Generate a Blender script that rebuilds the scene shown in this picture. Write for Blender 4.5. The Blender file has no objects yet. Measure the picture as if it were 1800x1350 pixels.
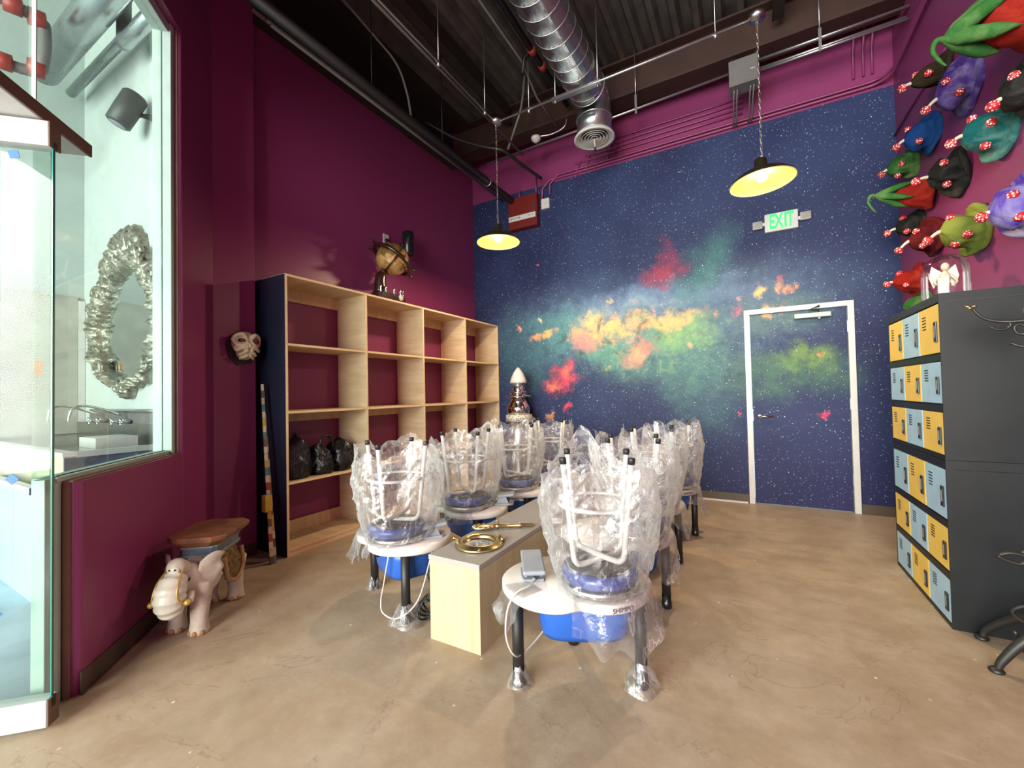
import bpy, bmesh, math, random
from mathutils import Vector, Matrix, noise as mn

S = bpy.context.scene
C = S.collection
PI = math.pi
rnd = random.Random(7)

# ------------------------------------------------------------------ camera
YAW, PITCH, ROLL = [math.radians(a) for a in (29.453, 1.253, -1.189)]
fw = Vector((-math.sin(YAW) * math.cos(PITCH), math.cos(YAW) * math.cos(PITCH), math.sin(PITCH)))
r0 = Vector((math.cos(YAW), math.sin(YAW), 0))
u0 = r0.cross(fw)
rt = math.cos(ROLL) * r0 + math.sin(ROLL) * u0
up = -math.sin(ROLL) * r0 + math.cos(ROLL) * u0
cam_d = bpy.data.cameras.new('camera')
cam_d.sensor_width = 36
cam_d.lens = 36 * 739.0 / 1800
cam_d.clip_start = 0.02
cam = bpy.data.objects.new('camera', cam_d)
C.objects.link(cam)
cam.matrix_world = Matrix(((rt.x, up.x, -fw.x, 0), (rt.y, up.y, -fw.y, 0), (rt.z, up.z, -fw.z, 1.30), (0, 0, 0, 1)))
S.camera = cam

# ------------------------------------------------------------------ world, daylight, exposure
W = bpy.data.worlds.new('daylight')
S.world = W
W.use_nodes = True
bg = W.node_tree.nodes['Background']
bg.inputs[0].default_value = (0.75, 0.88, 1.0, 1)
bg.inputs[1].default_value = 1.2


def area(name, loc, rot, sx, sy, power, col):
    d = bpy.data.lights.new(name, 'AREA')
    d.shape = 'RECTANGLE'
    d.size, d.size_y = sx, sy
    d.energy = power
    d.color = col
    o = bpy.data.objects.new(name, d)
    C.objects.link(o)
    o.location = loc
    o.rotation_euler = rot
    return o


# daylight through the shop front behind the camera (both rooms share that facade)
area('storefront_daylight', (-0.1, -6.12, 2.60), (PI / 2, 0, 0), 2.7, 4.6, 950, (1.0, 0.94, 0.86))
area('storefront_daylight_washroom', (-3.7, -6.12, 2.60), (PI / 2, 0, 0), 3.6, 4.6, 900, (0.90, 1.0, 0.96))

S.view_settings.view_transform = 'Standard'
S.view_settings.look = 'None'
S.view_settings.gamma = 1
S.view_settings.use_curve_mapping = False
S.view_settings.exposure = 0.2
try:
    S.cycles.transparent_max_bounces = 40
    S.cycles.max_bounces = 8
    S.cycles.sample_clamp_indirect = 6.0
    S.cycles.caustics_reflective = False
    S.cycles.caustics_refractive = False
except Exception:
    pass


# ------------------------------------------------------------------ materials
def lin(r, g, b):
    f = lambda c: c / 12.92 if c <= 0.04045 else ((c + 0.055) / 1.055) ** 2.4
    return (f(r / 255), f(g / 255), f(b / 255))


class NT:
    def __init__(s, name):
        s.m = bpy.data.materials.new(name)
        s.m.use_nodes = True
        s.t = s.m.node_tree
        s.b = s.t.nodes['Principled BSDF']
        s.out = s.t.nodes['Material Output']

    def n(s, t, **k):
        x = s.t.nodes.new(t)
        for a, v in k.items():
            setattr(x, a, v)
        return x

    def l(s, a, b):
        s.t.links.new(a, b)

    def mix(s, fac, a, b, blend='MIX'):
        x = s.n('ShaderNodeMix', data_type='RGBA', blend_type=blend)
        for sock, v in ((x.inputs[0], fac), (x.inputs[6], a), (x.inputs[7], b)):
            if hasattr(v, 'is_output'):
                s.l(v, sock)
            elif isinstance(v, (int, float)):
                sock.default_value = v
            else:
                sock.default_value = (*v[:3], 1)
        return x.outputs[2]

    def math(s, op, a, b=None, clamp=False):
        x = s.n('ShaderNodeMath', operation=op, use_clamp=clamp)
        for sock, v in zip(x.inputs, (a, b)):
            if v is None:
                continue
            if hasattr(v, 'is_output'):
                s.l(v, sock)
            else:
                sock.default_value = v
        return x.outputs[0]

    def noise(s, vec, scale, detail=4, rough=0.55, dist=0.0):
        x = s.n('ShaderNodeTexNoise')
        if vec is not None:
            s.l(vec, x.inputs['Vector'])
        x.inputs['Scale'].default_value = scale
        x.inputs['Detail'].default_value = detail
        x.inputs['Roughness'].default_value = rough
        x.inputs['Distortion'].default_value = dist
        return x.outputs[0], x.outputs[1]

    def ramp(s, v, lo, hi, a=0.0, b=1.0, smooth=False):
        x = s.n('ShaderNodeMapRange')
        if smooth:
            x.interpolation_type = 'SMOOTHSTEP'
        s.l(v, x.inputs[0])
        for i, q in enumerate((lo, hi, a, b)):
            x.inputs[i + 1].default_value = q
        return x.outputs[0]

    def obj(s, scale=None):
        o = s.n('ShaderNodeTexCoord').outputs['Object']
        if scale:
            m = s.n('ShaderNodeMapping')
            m.inputs['Scale'].default_value = scale
            s.l(o, m.inputs[0])
            o = m.outputs[0]
        return o

    def pos(s):
        return s.n('ShaderNodeNewGeometry').outputs['Position']

    def bump(s, h, strength=0.2, dist=0.01):
        x = s.n('ShaderNodeBump')
        x.inputs['Strength'].default_value = strength
        x.inputs['Distance'].default_value = dist
        s.l(h, x.inputs['Height'])
        s.l(x.outputs[0], s.b.inputs['Normal'])

    def set(s, **k):
        names = dict(col='Base Color', rough='Roughness', metal='Metallic', emit='Emission Color', es='Emission Strength',
                     spec='Specular IOR Level', trans='Transmission Weight', coat='Coat Weight', sss='Subsurface Weight', alpha='Alpha')
        for a, v in k.items():
            sock = s.b.inputs[names[a]]
            if hasattr(v, 'is_output'):
                s.l(v, sock)
            elif isinstance(v, (tuple, list)):
                sock.default_value = (*v[:3], 1)
            else:
                sock.default_value = v
        return s


def M(name, col, rough=0.5, metal=0.0, var=0.12, scale=8.0, bump=0.0, bscale=60.0, col2=None, **k):
    """plain surface with a little procedural variation"""
    t = NT(name)
    v = t.obj()
    f, _ = t.noise(v, scale)
    f = t.ramp(f, 0.3, 0.7)
    c2 = col2 if col2 else tuple(c * (1 - var) for c in col)
    t.set(col=t.mix(f, col, c2), rough=rough, metal=metal, **k)
    if bump:
        h, _ = t.noise(v, bscale, 3)
        t.bump(h, bump)
    return t.m


PURPLE = (0.232, 0.036, 0.122)


def mat_wall():
    t = NT('plum wall paint')
    v = t.pos()
    f, _ = t.noise(v, 1.3, 3)
    t.set(col=t.mix(f, PURPLE, tuple(c * 0.9 for c in PURPLE)), rough=0.38, spec=0.4)
    h, _ = t.noise(v, 220, 2)
    t.bump(h, 0.06, 0.003)
    return t.m


def mat_mural():
    t = NT('galaxy wallpaper')
    p = t.pos()
    # warp coordinates with noise so that clouds get ragged edges
    _, w1 = t.noise(p, 1.6, 6, 0.6)
    _, w2 = t.noise(p, 6.0, 6, 0.65)
    a = t.n('ShaderNodeVectorMath', operation='SUBTRACT'); t.l(w1, a.inputs[0]); a.inputs[1].default_value = (0.5, 0.5, 0.5)
    b = t.n('ShaderNodeVectorMath', operation='SUBTRACT'); t.l(w2, b.inputs[0]); b.inputs[1].default_value = (0.5, 0.5, 0.5)
    a2 = t.n('ShaderNodeVectorMath', operation='SCALE'); t.l(a.outputs[0], a2.inputs[0]); a2.inputs[3].default_value = 0.75
    b2 = t.n('ShaderNodeVectorMath', operation='SCALE'); t.l(b.outputs[0], b2.inputs[0]); b2.inputs[3].default_value = 0.34
    q = t.n('ShaderNodeVectorMath', operation='ADD'); t.l(p, q.inputs[0]); t.l(a2.outputs[0], q.inputs[1])
    q2 = t.n('ShaderNodeVectorMath', operation='ADD'); t.l(q.outputs[0], q2.inputs[0]); t.l(b2.outputs[0], q2.inputs[1])
    vec_big, vec = q.outputs[0], q2.outputs[0]
    q3 = t.n('ShaderNodeVectorMath', operation='ADD'); t.l(p, q3.inputs[0]); t.l(b2.outputs[0], q3.inputs[1])
    vec_small = q3.outputs[0]
    fine, _ = t.noise(p, 9, 8, 0.7)
    fil, _ = t.noise(p, 3.5, 8, 0.7, 1.5)
    fil = t.ramp(t.math('ABSOLUTE', t.math('SUBTRACT', fil, 0.5)), 0.0, 0.09, 1.0, 0.0)
    big, _ = t.noise(p, 0.9, 5, 0.6)

    def blob(v, cx, cz, rx, rz, rot=0.0, inner=0.15):
        s = t.n('ShaderNodeVectorMath', operation='SUBTRACT'); t.l(v, s.inputs[0]); s.inputs[1].default_value = (cx, 5.48, cz)
        cur = s.outputs[0]
        if rot:
            r = t.n('ShaderNodeVectorRotate', rotation_type='Y_AXIS'); t.l(cur, r.inputs[0]); r.inputs['Angle'].default_value = rot
            cur = r.outputs[0]
        m = t.n('ShaderNodeVectorMath', operation='MULTIPLY'); t.l(cur, m.inputs[0]); m.inputs[1].default_value = (1 / rx, 0.0, 1 / rz)
        ln = t.n('ShaderNodeVectorMath', operation='LENGTH'); t.l(m.outputs[0], ln.inputs[0])
        return t.ramp(ln.outputs['Value'], 1.0, inner, 0.0, 1.0, True)

    NAVY = (0.012, 0.017, 0.066); NAVY2 = (0.022, 0.034, 0.102)
    col = t.mix(t.ramp(big, 0.35, 0.65), NAVY, NAVY2)
    # dark foot of the wall print
    col = t.mix(t.math('MULTIPLY', blob(vec_big, 0.6, 0.1, 1.6, 0.9), 0.6), col, (0.016, 0.016, 0.075))
    def add(v, c, colr, strength, mod=None, **k):
        nonlocal col
        f = blob(v, *c, **k)
        f = t.math('MULTIPLY', f, strength)
        if mod is not None:
            f = t.math('MULTIPLY', f, mod, True)
        col = t.mix(f, col, colr)
    soft = t.ramp(fine, 0.3, 0.62, 0.35, 1.0)
    hard = t.ramp(fine, 0.36, 0.58, 0.1, 1.0)
    vein, _ = t.noise(p, 7.0, 8, 0.72, 1.0)
    veins = t.ramp(vein, 0.38, 0.60, 0.25, 1.0)
    # broad haze
    add(vec_big, (-1.5, 2.15, 2.7, 0.85), (0.085, 0.165, 0.29), 0.9, soft)
    add(vec_big, (-0.9, 2.45, 1.7, 0.30), (0.20, 0.28, 0.42), 0.75, soft)
    add(vec_big, (0.0, 2.35, 1.5, 0.55), (0.07, 0.13, 0.20), 0.7, soft)
    add(vec_big, (-2.9, 1.9, 0.75, 0.9), (0.035, 0.105, 0.125), 0.75, soft)
    add(vec_big, (-0.45, 2.75, 0.34, 0.75), (0.06, 0.19, 0.17), 0.7, soft, rot=-0.5)
    add(vec, (-0.75, 1.65, 1.1, 0.55), (0.075, 0.20, 0.17), 0.8, soft)
    add(vec, (-2.15, 2.15, 0.75, 0.55), (0.09, 0.27, 0.25), 0.75, soft)
    add(vec, (-0.45, 1.15, 0.45, 0.65), (0.055, 0.14, 0.15), 0.6, soft, rot=0.5)
    add(vec, (0.40, 1.45, 0.85, 0.40), (0.06, 0.15, 0.095), 0.8, soft)
    add(vec, (0.25, 2.15, 0.7, 0.28), (0.10, 0.17, 0.14), 0.7, soft)
    # greens around the bright core
    add(vec, (-0.75, 1.98, 0.62, 0.30), (0.22, 0.42, 0.13), 0.85, soft)
    add(vec, (-1.5, 1.78, 0.8, 0.28), (0.13, 0.36, 0.22), 0.7, soft)
    add(vec, (-1.3, 2.36, 0.9, 0.12), (0.32, 0.46, 0.46), 0.35, soft)
    add(vec, (0.55, 1.62, 0.36, 0.24), (0.16, 0.27, 0.05), 0.8, hard)
    # glowing core
    add(vec, (-1.65, 2.12, 0.64, 0.27), (0.68, 0.52, 0.17), 1.0, veins)
    add(vec, (-0.95, 2.16, 0.66, 0.15), (0.70, 0.50, 0.16), 0.95, veins)
    add(vec, (-1.92, 2.02, 0.36, 0.28), (0.80, 0.30, 0.20), 0.9, veins)
    add(vec_small, (-1.85, 2.28, 0.22, 0.12), (0.92, 0.60, 0.20), 0.8, hard)
    add(vec_small, (-1.38, 2.14, 0.36, 0.10), (0.82, 0.42, 0.18), 0.7, hard)
    add(vec_small, (-0.80, 2.14, 0.26, 0.10), (0.90, 0.42, 0.16), 0.8, hard)
    add(vec_small, (-1.93, 1.96, 0.22, 0.17), (0.80, 0.18, 0.20), 0.75, soft)
    add(vec, (-1.24, 1.80, 0.32, 0.24), (0.80, 0.20, 0.15), 0.95, veins)
    add(vec_small, (-1.22, 1.76, 0.14, 0.12), (0.90, 0.42, 0.22), 0.7, hard)
    add(vec, (-2.30, 1.52, 0.34, 0.28), (0.72, 0.06, 0.10), 1.0, veins)
    add(vec_small, (-2.22, 1.58, 0.12, 0.13), (0.82, 0.22, 0.12), 0.7, hard)
    add(vec_small, (-2.42, 1.38, 0.14, 0.11), (0.88, 0.20, 0.10), 0.75, hard)
    add(vec_small, (-2.52, 2.14, 0.28, 0.08), (0.88, 0.42, 0.14), 0.9, hard, rot=0.3)
    add(vec_small, (-2.72, 2.09, 0.10, 0.07), (0.85, 0.30, 0.12), 0.9, hard)
    add(vec, (-0.90, 2.80, 0.27, 0.28), (0.36, 0.030, 0.060), 0.9, soft)
    add(vec, (-0.74, 2.98, 0.12, 0.22), (0.30, 0.03, 0.075), 0.55, soft, rot=0.7)
    for (x, z, r, c) in ((-2.22, 1.09, 0.085, (0.75, 0.06, 0.10)), (-2.47, 0.98, 0.07, (0.8, 0.35, 0.12)), (-0.60, 1.84, 0.06, (0.85, 0.35, 0.2)),
                         (-0.10, 2.20, 0.10, (0.6, 0.10, 0.18)), (-0.05, 2.33, 0.05, (0.75, 0.3, 0.2)), (0.12, 2.38, 0.09, (0.7, 0.45, 0.15)),
                         (0.30, 2.42, 0.07, (0.78, 0.34, 0.15)), (0.42, 2.38, 0.08, (0.75, 0.3, 0.12)), (0.32, 2.50, 0.045, (0.7, 0.12, 0.12)),
                         (0.20, 2.16, 0.09, (0.75, 0.36, 0.14)), (0.34, 2.20, 0.06, (0.65, 0.2, 0.12)), (0.68, 1.01, 0.06, (0.6, 0.06, 0.12)),
                         (0.66, 1.66, 0.05, (0.7, 0.3, 0.08)), (-2.62, 3.14, 0.04, (0.7, 0.12, 0.14)), (-1.60, 2.49, 0.06, (0.85, 0.6, 0.2)),
                         (-2.95, 2.25, 0.05, (0.8, 0.3, 0.15)), (-0.30, 2.18, 0.06, (0.75, 0.2, 0.15)), (-2.6, 2.35, 0.05, (0.7, 0.6, 0.25)),
                         (-0.10, 1.02, 0.03, (0.8, 0.06, 0.2)), (-1.62, 1.62, 0.03, (0.8, 0.5, 0.2))):
        add(vec_small, (x, z, r, r), c, 1.0, hard)
    # ragged bright fragments and green wisps
    frag, _ = t.noise(p, 8.5, 6, 0.65, 0.7)
    fr1 = t.math('MULTIPLY', t.ramp(frag, 0.56, 0.63), blob(vec, -1.45, 2.12, 1.15, 0.36, inner=0.4))
    col = t.mix(t.math('MULTIPLY', fr1, 0.75), col, (0.84, 0.34, 0.17))
    frag2, _ = t.noise(p, 6.0, 7, 0.7, 1.4)
    fr2 = t.math('MULTIPLY', t.ramp(frag2, 0.54, 0.66), blob(vec, -1.1, 1.85, 1.5, 0.55, inner=0.3))
    col = t.mix(t.math('MULTIPLY', fr2, 0.45), col, (0.30, 0.46, 0.16))
    fr3 = t.math('MULTIPLY', t.ramp(frag, 0.46, 0.40), blob(vec, -1.55, 2.05, 0.9, 0.42, inner=0.3))
    col = t.mix(t.math('MULTIPLY', fr3, 0.5), col, (0.09, 0.26, 0.24))
    # dust lanes
    dust, _ = t.noise(p, 4.2, 7, 0.7, 0.6)
    dm = t.math('MULTIPLY', t.ramp(dust, 0.53, 0.62), blob(vec_big, -1.8, 1.95, 1.6, 0.65))
    col = t.mix(t.math('MULTIPLY', dm, 0.7), col, (0.025, 0.055, 0.055))
    # thin filaments inside the haze
    fm = t.math('MULTIPLY', fil, blob(vec_big, -0.6, 1.75, 2.0, 0.75))
    col = t.mix(t.math('MULTIPLY', fm, 0.14), col, (0.20, 0.34, 0.20))
    # stars of two sizes
    for sc, lo, thr, br in ((26.0, 0.15, 0.45, 0.95), (9.0, 0.065, 0.60, 1.3), (48.0, 0.24, 0.35, 0.50)):
        vo = t.n('ShaderNodeTexVoronoi'); vo.inputs['Scale'].default_value = sc
        t.l(p, vo.inputs['Vector'])
        d = t.ramp(vo.outputs['Distance'], lo, lo * 0.35, 0.0, 1.0)
        sp = t.n('ShaderNodeSeparateColor'); t.l(vo.outputs['Color'], sp.inputs[0])
        on = t.ramp(sp.outputs[0], thr, 1.0, 0.0, br)
        col = t.mix(t.math('MULTIPLY', d, on, True), col, (0.80, 0.86, 0.95))
    t.set(col=col, rough=0.55, spec=0.25)
    h, _ = t.noise(p, 260, 2)
    t.bump(h, 0.10, 0.003)
    return t.m


def mat_floor():
    t = NT('sealed brown concrete')
    p = t.pos()
    a, _ = t.noise(p, 0.55, 5, 0.6, 0.4)
    b, _ = t.noise(p, 3.2, 8, 0.7)
    c, _ = t.noise(p, 28, 5, 0.7)
    col = t.mix(t.ramp(a, 0.35, 0.66), (0.300, 0.220, 0.138), (0.385, 0.300, 0.202))
    col = t.mix(t.ramp(b, 0.42, 0.72), col, (0.45, 0.37, 0.275))
    col = t.mix(t.math('MULTIPLY', t.ramp(b, 0.40, 0.22), 0.6), col, (0.21, 0.155, 0.100))
    col = t.mix(t.math('MULTIPLY', t.ramp(c, 0.55, 0.75), 0.25), col, (0.52, 0.45, 0.36))
    # white paint specks and scuffs
    vo = t.n('ShaderNodeTexVoronoi'); vo.inputs['Scale'].default_value = 11; vo.inputs['Randomness'].default_value = 1
    t.l(p, vo.inputs['Vector'])
    sp = t.n('ShaderNodeSeparateColor'); t.l(vo.outputs['Color'], sp.inputs[0])
    spk = t.math('MULTIPLY', t.ramp(vo.outputs['Distance'], 0.085, 0.05), t.ramp(sp.outputs[0], 0.66, 0.80))
    col = t.mix(spk, col, (0.74, 0.70, 0.63))
    mp = t.n('ShaderNodeMapping'); mp.inputs['Rotation'].default_value = (0, 0, 0.75); mp.inputs['Scale'].default_value = (0.8, 6.0, 1)
    t.l(p, mp.inputs[0])
    sc, _ = t.noise(mp.outputs[0], 2.4, 6, 0.75)
    col = t.mix(t.math('MULTIPLY', t.ramp(sc, 0.64, 0.76), 0.55), col, (0.58, 0.51, 0.43))
    cr, _ = t.noise(p, 0.8, 6, 0.65, 1.2)
    crk = t.ramp(t.math('ABSOLUTE', t.math('SUBTRACT', cr, 0.52)), 0.0, 0.003, 1.0, 0.0)
    col = t.mix(t.math('MULTIPLY', crk, 0.35), col, (0.12, 0.085, 0.055))
    t.set(col=col, rough=t.ramp(b, 0.3, 0.75, 0.36, 0.62), spec=0.35)
    t.bump(b, 0.05, 0.01)
    return t.m


def mat_ply(name, base=(0.66, 0.50, 0.31), dark=(0.52, 0.36, 0.20), axis=(1.2, 1.2, 10.0)):
    t = NT(name)
    v = t.obj(axis)
    a, _ = t.noise(v, 1.6, 6, 0.6, 0.5)
    b, _ = t.noise(v, 9.0, 4, 0.6)
    col = t.mix(t.ramp(a, 0.35, 0.68), base, dark)
    col = t.mix(t.math('MULTIPLY', t.ramp(b, 0.55, 0.72), 0.35), col, tuple(c * 0.75 for c in dark))
    t.set(col=col, rough=0.5, spec=0.3)
    return t.m


def mat_film(name, white=0.15, rim=0.60, rough=0.10, tint=(0.93, 0.93, 0.92), scale=14.0):
    """clear crinkled polythene"""
    t = NT(name)
    t.t.nodes.remove(t.b)
    v = t.obj()
    n1, _ = t.noise(v, scale, 6, 0.7, 0.8)
    n2, _ = t.noise(v, scale * 3, 3, 0.6, 1.0)
    bp = t.n('ShaderNodeBump'); bp.inputs['Strength'].default_value = 0.55; bp.inputs['Distance'].default_value = 0.02
    t.l(t.math('ADD', t.math('ABSOLUTE', t.math('SUBTRACT', n1, 0.5)), t.math('MULTIPLY', n2, 0.25)), bp.inputs['Height'])
    tr = t.n('ShaderNodeBsdfTransparent'); tr.inputs[0].default_value = (0.985, 0.985, 0.985, 1)
    gl = t.n('ShaderNodeBsdfGlossy'); gl.inputs['Roughness'].default_value = rough; gl.inputs[0].default_value = (0.95, 0.97, 1, 1)
    df = t.n('ShaderNodeBsdfDiffuse'); df.inputs[0].default_value = (*tint, 1)
    tl = t.n('ShaderNodeBsdfTranslucent'); tl.inputs[0].default_value = (*tint, 1)
    for x in (gl, df):
        t.l(bp.outputs[0], x.inputs['Normal'])
    m0 = t.n('ShaderNodeMixShader'); m0.inputs[0].default_value = 0.5; t.l(df.outputs[0], m0.inputs[1]); t.l(tl.outputs[0], m0.inputs[2])
    m1 = t.n('ShaderNodeMixShader'); m1.inputs[0].default_value = 0.42; t.l(m0.outputs[0], m1.inputs[1]); t.l(gl.outputs[0], m1.inputs[2])
    lw = t.n('ShaderNodeFresnel'); lw.inputs[0].default_value = 1.5; t.l(bp.outputs[0], lw.inputs['Normal'])
    mp = t.n('ShaderNodeMapping'); mp.inputs['Rotation'].default_value = (0.5, 0.3, 0.4); mp.inputs['Scale'].default_value = (1.0, 1.0, 0.35)
    t.l(v, mp.inputs[0])
    n3, _ = t.noise(mp.outputs[0], scale * 0.55, 4, 0.6, 1.2)
    crease = t.ramp(t.math('ABSOLUTE', t.math('SUBTRACT', n3, 0.5)), 0.0, 0.022, white * 2.4, 0.0)
    milk = t.math('ADD', t.ramp(n1, 0.40, 0.72, white * 0.5, white * 1.7), crease)
    f = t.math('ADD', milk, t.math('MULTIPLY', lw.outputs[0], rim), True)
    m2 = t.n('ShaderNodeMixShader'); t.l(f, m2.inputs[0]); t.l(tr.outputs[0], m2.inputs[1]); t.l(m1.outputs[0], m2.inputs[2])
    t.l(m2.outputs[0], t.out.inputs[0])
    return t.m


def mat_glass(name, tint=(0.90, 0.965, 0.94), refl=1.0):
    t = NT(name)
    t.t.nodes.remove(t.b)
    n1, _ = t.noise(t.pos(), 3.0, 5, 0.7)
    tr = t.n('ShaderNodeBsdfTransparent'); tr.inputs[0].default_value = (*tint, 1)
    gl = t.n('ShaderNodeBsdfGlossy'); gl.inputs['Roughness'].default_value = 0.02
    fr = t.n('ShaderNodeFresnel'); fr.inputs[0].default_value = 1.45
    f = t.math('MULTIPLY', fr.outputs[0], refl, True)
    m = t.n('ShaderNodeMixShader'); t.l(f, m.inputs[0]); t.l(tr.outputs[0], m.inputs[1]); t.l(gl.outputs[0], m.inputs[2])
    df = t.n('ShaderNodeBsdfDiffuse'); df.inputs[0].default_value = (0.8, 0.86, 0.84, 1)
    m2 = t.n('ShaderNodeMixShader'); t.l(t.ramp(n1, 0.5, 0.8, 0.0, 0.06), m2.inputs[0]); t.l(m.outputs[0], m2.inputs[1]); t.l(df.outputs[0], m2.inputs[2])
    t.l(m2.outputs[0], t.out.inputs[0])
    return t.m


def mat_emit(name, col, strength):
    t = NT(name)
    f, _ = t.noise(t.obj(), 4.0)
    t.set(col=col, emit=t.mix(f, col, tuple(c * 0.95 for c in col)), es=strength, rough=0.4)
    return t.m


def mat_spots(name, base, spot, scale=26.0, size=0.32):
    t = NT(name)
    v = t.obj()
    vo = t.n('ShaderNodeTexVoronoi'); vo.inputs['Scale'].default_value = scale; vo.inputs['Randomness'].default_value = 0.55
    t.l(v, vo.inputs['Vector'])
    t.set(col=t.mix(t.ramp(vo.outputs['Distance'], size, size - 0.06), base, spot), rough=0.45)
    return t.m


def mat_felt(name, c1, c2, scale=7.0):
    t = NT(name)
    v = t.obj()
    f, _ = t.noise(v, scale, 5, 0.6, 0.8)
    t.set(col=t.mix(t.ramp(f, 0.42, 0.66), c1, c2), rough=0.9, spec=0.1)
    h, _ = t.noise(v, 90, 4)
    t.bump(h, 0.35, 0.01)
    return t.m


def mat_duct():
    t = NT('galvanised spiral duct')
    v = t.obj()
    f, _ = t.noise(v, 5, 4)
    g, _ = t.noise(v, 40, 3)
    t.set(col=t.mix(f, (0.55, 0.57, 0.58), (0.42, 0.45, 0.47)), metal=0.95, rough=t.ramp(g, 0.3, 0.7, 0.26, 0.34))
    return t.m


WALL = mat_wall()
MURAL = mat_mural()
FLOOR = mat_floor()
PLY = mat_ply('pale birch plywood', (0.64, 0.50, 0.33), (0.50, 0.37, 0.22))
PLY_H = mat_ply('birch plywood shelf face', axis=(1.2, 10.0, 1.2))
PLY_E = mat_ply('plywood edge', (0.80, 0.60, 0.36), (0.68, 0.47, 0.26), (3, 3, 3))
PLY_B = mat_ply('maple bench panel', (0.47, 0.395, 0.26), (0.41, 0.335, 0.21), (9.0, 9.0, 1.0))
NAVY = M('navy painted panel', (0.008, 0.010, 0.030), 0.45)
BASEB = M('brown rubber base', (0.075, 0.052, 0.036), 0.5)
WHITE = M('white enamel', (0.61, 0.60, 0.575), 0.35)
WHITEP = M('white plaster', (0.49, 0.53, 0.50), 0.7, var=0.05)
CREAM = M('ivory laminate tabletop', (0.68, 0.64, 0.595), 0.4, var=0.05)
BLACK = M('black rubber', (0.012, 0.012, 0.013), 0.5)
BLACKG = M('black gloss plastic', (0.010, 0.010, 0.011), 0.22)
LOCKB = M('dull black locker steel', (0.007, 0.008, 0.009), 0.40, var=0.35, scale=2.5, col2=(0.014, 0.017, 0.018), spec=0.3)
LOCKY = M('yellow locker paint', (0.80, 0.53, 0.10), 0.42)
LOCKL = M('pale blue locker paint', (0.36, 0.55, 0.70), 0.42)
CHROME = M('chrome', (0.75, 0.75, 0.76), 0.10, 1.0)
STEEL = M('brushed steel', (0.56, 0.56, 0.55), 0.28, 1.0)
ALU = M('anodised aluminium', (0.41, 0.475, 0.445), 0.45, 0.1)
GALV = M('zinc conduit', (0.56, 0.56, 0.55), 0.32, 0.9)
BRASS = M('polished brass', (0.62, 0.47, 0.22), 0.28, 1.0, var=0.3, scale=20)
DUCT = mat_duct()
RUST = M('red oxide steel beam', (0.042, 0.015, 0.009), 0.6, var=0.4, scale=4)
DARKBEAM = M('dark brown beam', (0.020, 0.010, 0.007), 0.7, var=0.4)
DECK = M('dull grey steel deck', (0.125, 0.108, 0.100), 0.5, 0.3, var=0.5, scale=5)
BLKPIPE = M('black iron pipe', (0.012, 0.011, 0.011), 0.45, 0.1)
REDP = M('red pipe coupling', (0.30, 0.035, 0.025), 0.45)
REDBOX = M('red alarm cabinet', (0.15, 0.008, 0.006), 0.45)
GREYBOX = M('grey junction box', (0.15, 0.14, 0.135), 0.5)
BLUE = M('blue plastic tub', (0.02, 0.10, 0.42), 0.3)
BLUESEAT = M('blue vinyl seat', (0.025, 0.055, 0.26), 0.3)
GREYP = M('grey pedal plastic', (0.27, 0.30, 0.335), 0.5, bump=0.2, bscale=200)
LAMG = M('grey laminate worktop', (0.33, 0.315, 0.29), 0.35, var=0.06)
CORDW = M('ivory cord', (0.60, 0.57, 0.50), 0.5)
FILM = mat_film('crinkled clear polythene')
FILM2 = mat_film('thin clear polythene sheet', white=0.16, rim=0.55, scale=9.0)
GLASS = mat_glass('storefront glass', (0.88, 0.955, 0.925), 0.22)
GLASSE = M('green glass edge', (0.03, 0.22, 0.17), 0.15)
DOME = mat_glass('cloche glass', (0.97, 0.97, 0.97), 0.6)
TERRA = M('worn terracotta glaze', (0.30, 0.115, 0.05), 0.6, col2=(0.10, 0.045, 0.028), scale=9)
CERAM = M('matt pale ceramic', (0.60, 0.53, 0.44), 0.6, var=0.25, scale=18, bump=0.15, bscale=70)
CERAMW = M('white glazed ceramic', (0.72, 0.70, 0.60), 0.35, var=0.2)
GLZBLUE = M('blue grey glaze', (0.13, 0.16, 0.24), 0.35, var=0.4, scale=12)
GLZTEAL = M('pale teal glaze', (0.24, 0.31, 0.27), 0.35, var=0.3)
GOLDC = M('gold glaze', (0.55, 0.36, 0.08), 0.35, 0.3)
BLANKET = mat_felt('patterned saddle cloth', (0.22, 0.14, 0.06), (0.05, 0.03, 0.02), 40)
ORANGEG = M('ochre glaze border', (0.42, 0.23, 0.09), 0.5, var=0.3, scale=30)
MASKC = M('cream resin mask', (0.66, 0.55, 0.38), 0.45, var=0.15, scale=12)
REDEYE = M('red glass eye', (0.30, 0.008, 0.008), 0.1)
WOODDK = M('dark mahogany', (0.030, 0.009, 0.006), 0.25)
BINBAG = M('black bin bag', (0.007, 0.007, 0.008), 0.32, bump=0.9, bscale=24)
IRON = M('wrought iron', (0.045, 0.043, 0.040), 0.45, 0.6)
SILVERF = M('silver leaf frame', (0.40, 0.38, 0.30), 0.35, 0.55, scale=22, bump=0.6, bscale=45, col2=(0.12, 0.11, 0.085))
MIRROR = M('mirror glass', (0.78, 0.82, 0.80), 0.02, 1.0, var=0.04)
CONCB = M('stained cement board', (0.30, 0.30, 0.26), 0.8, var=0.5, scale=3.5, col2=(0.42, 0.43, 0.38))
SINKD = M('slate blue cabinet panel', (0.10, 0.135, 0.20), 0.4, var=0.6, scale=4)
PLYPALE = M('raw pale plywood', (0.55, 0.50, 0.36), 0.6, var=0.1)
BROWNT = M('bronze anodised trim', (0.135, 0.075, 0.048), 0.45)
SEAL = M('tan reveal', (0.42, 0.22, 0.13), 0.6)
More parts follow.
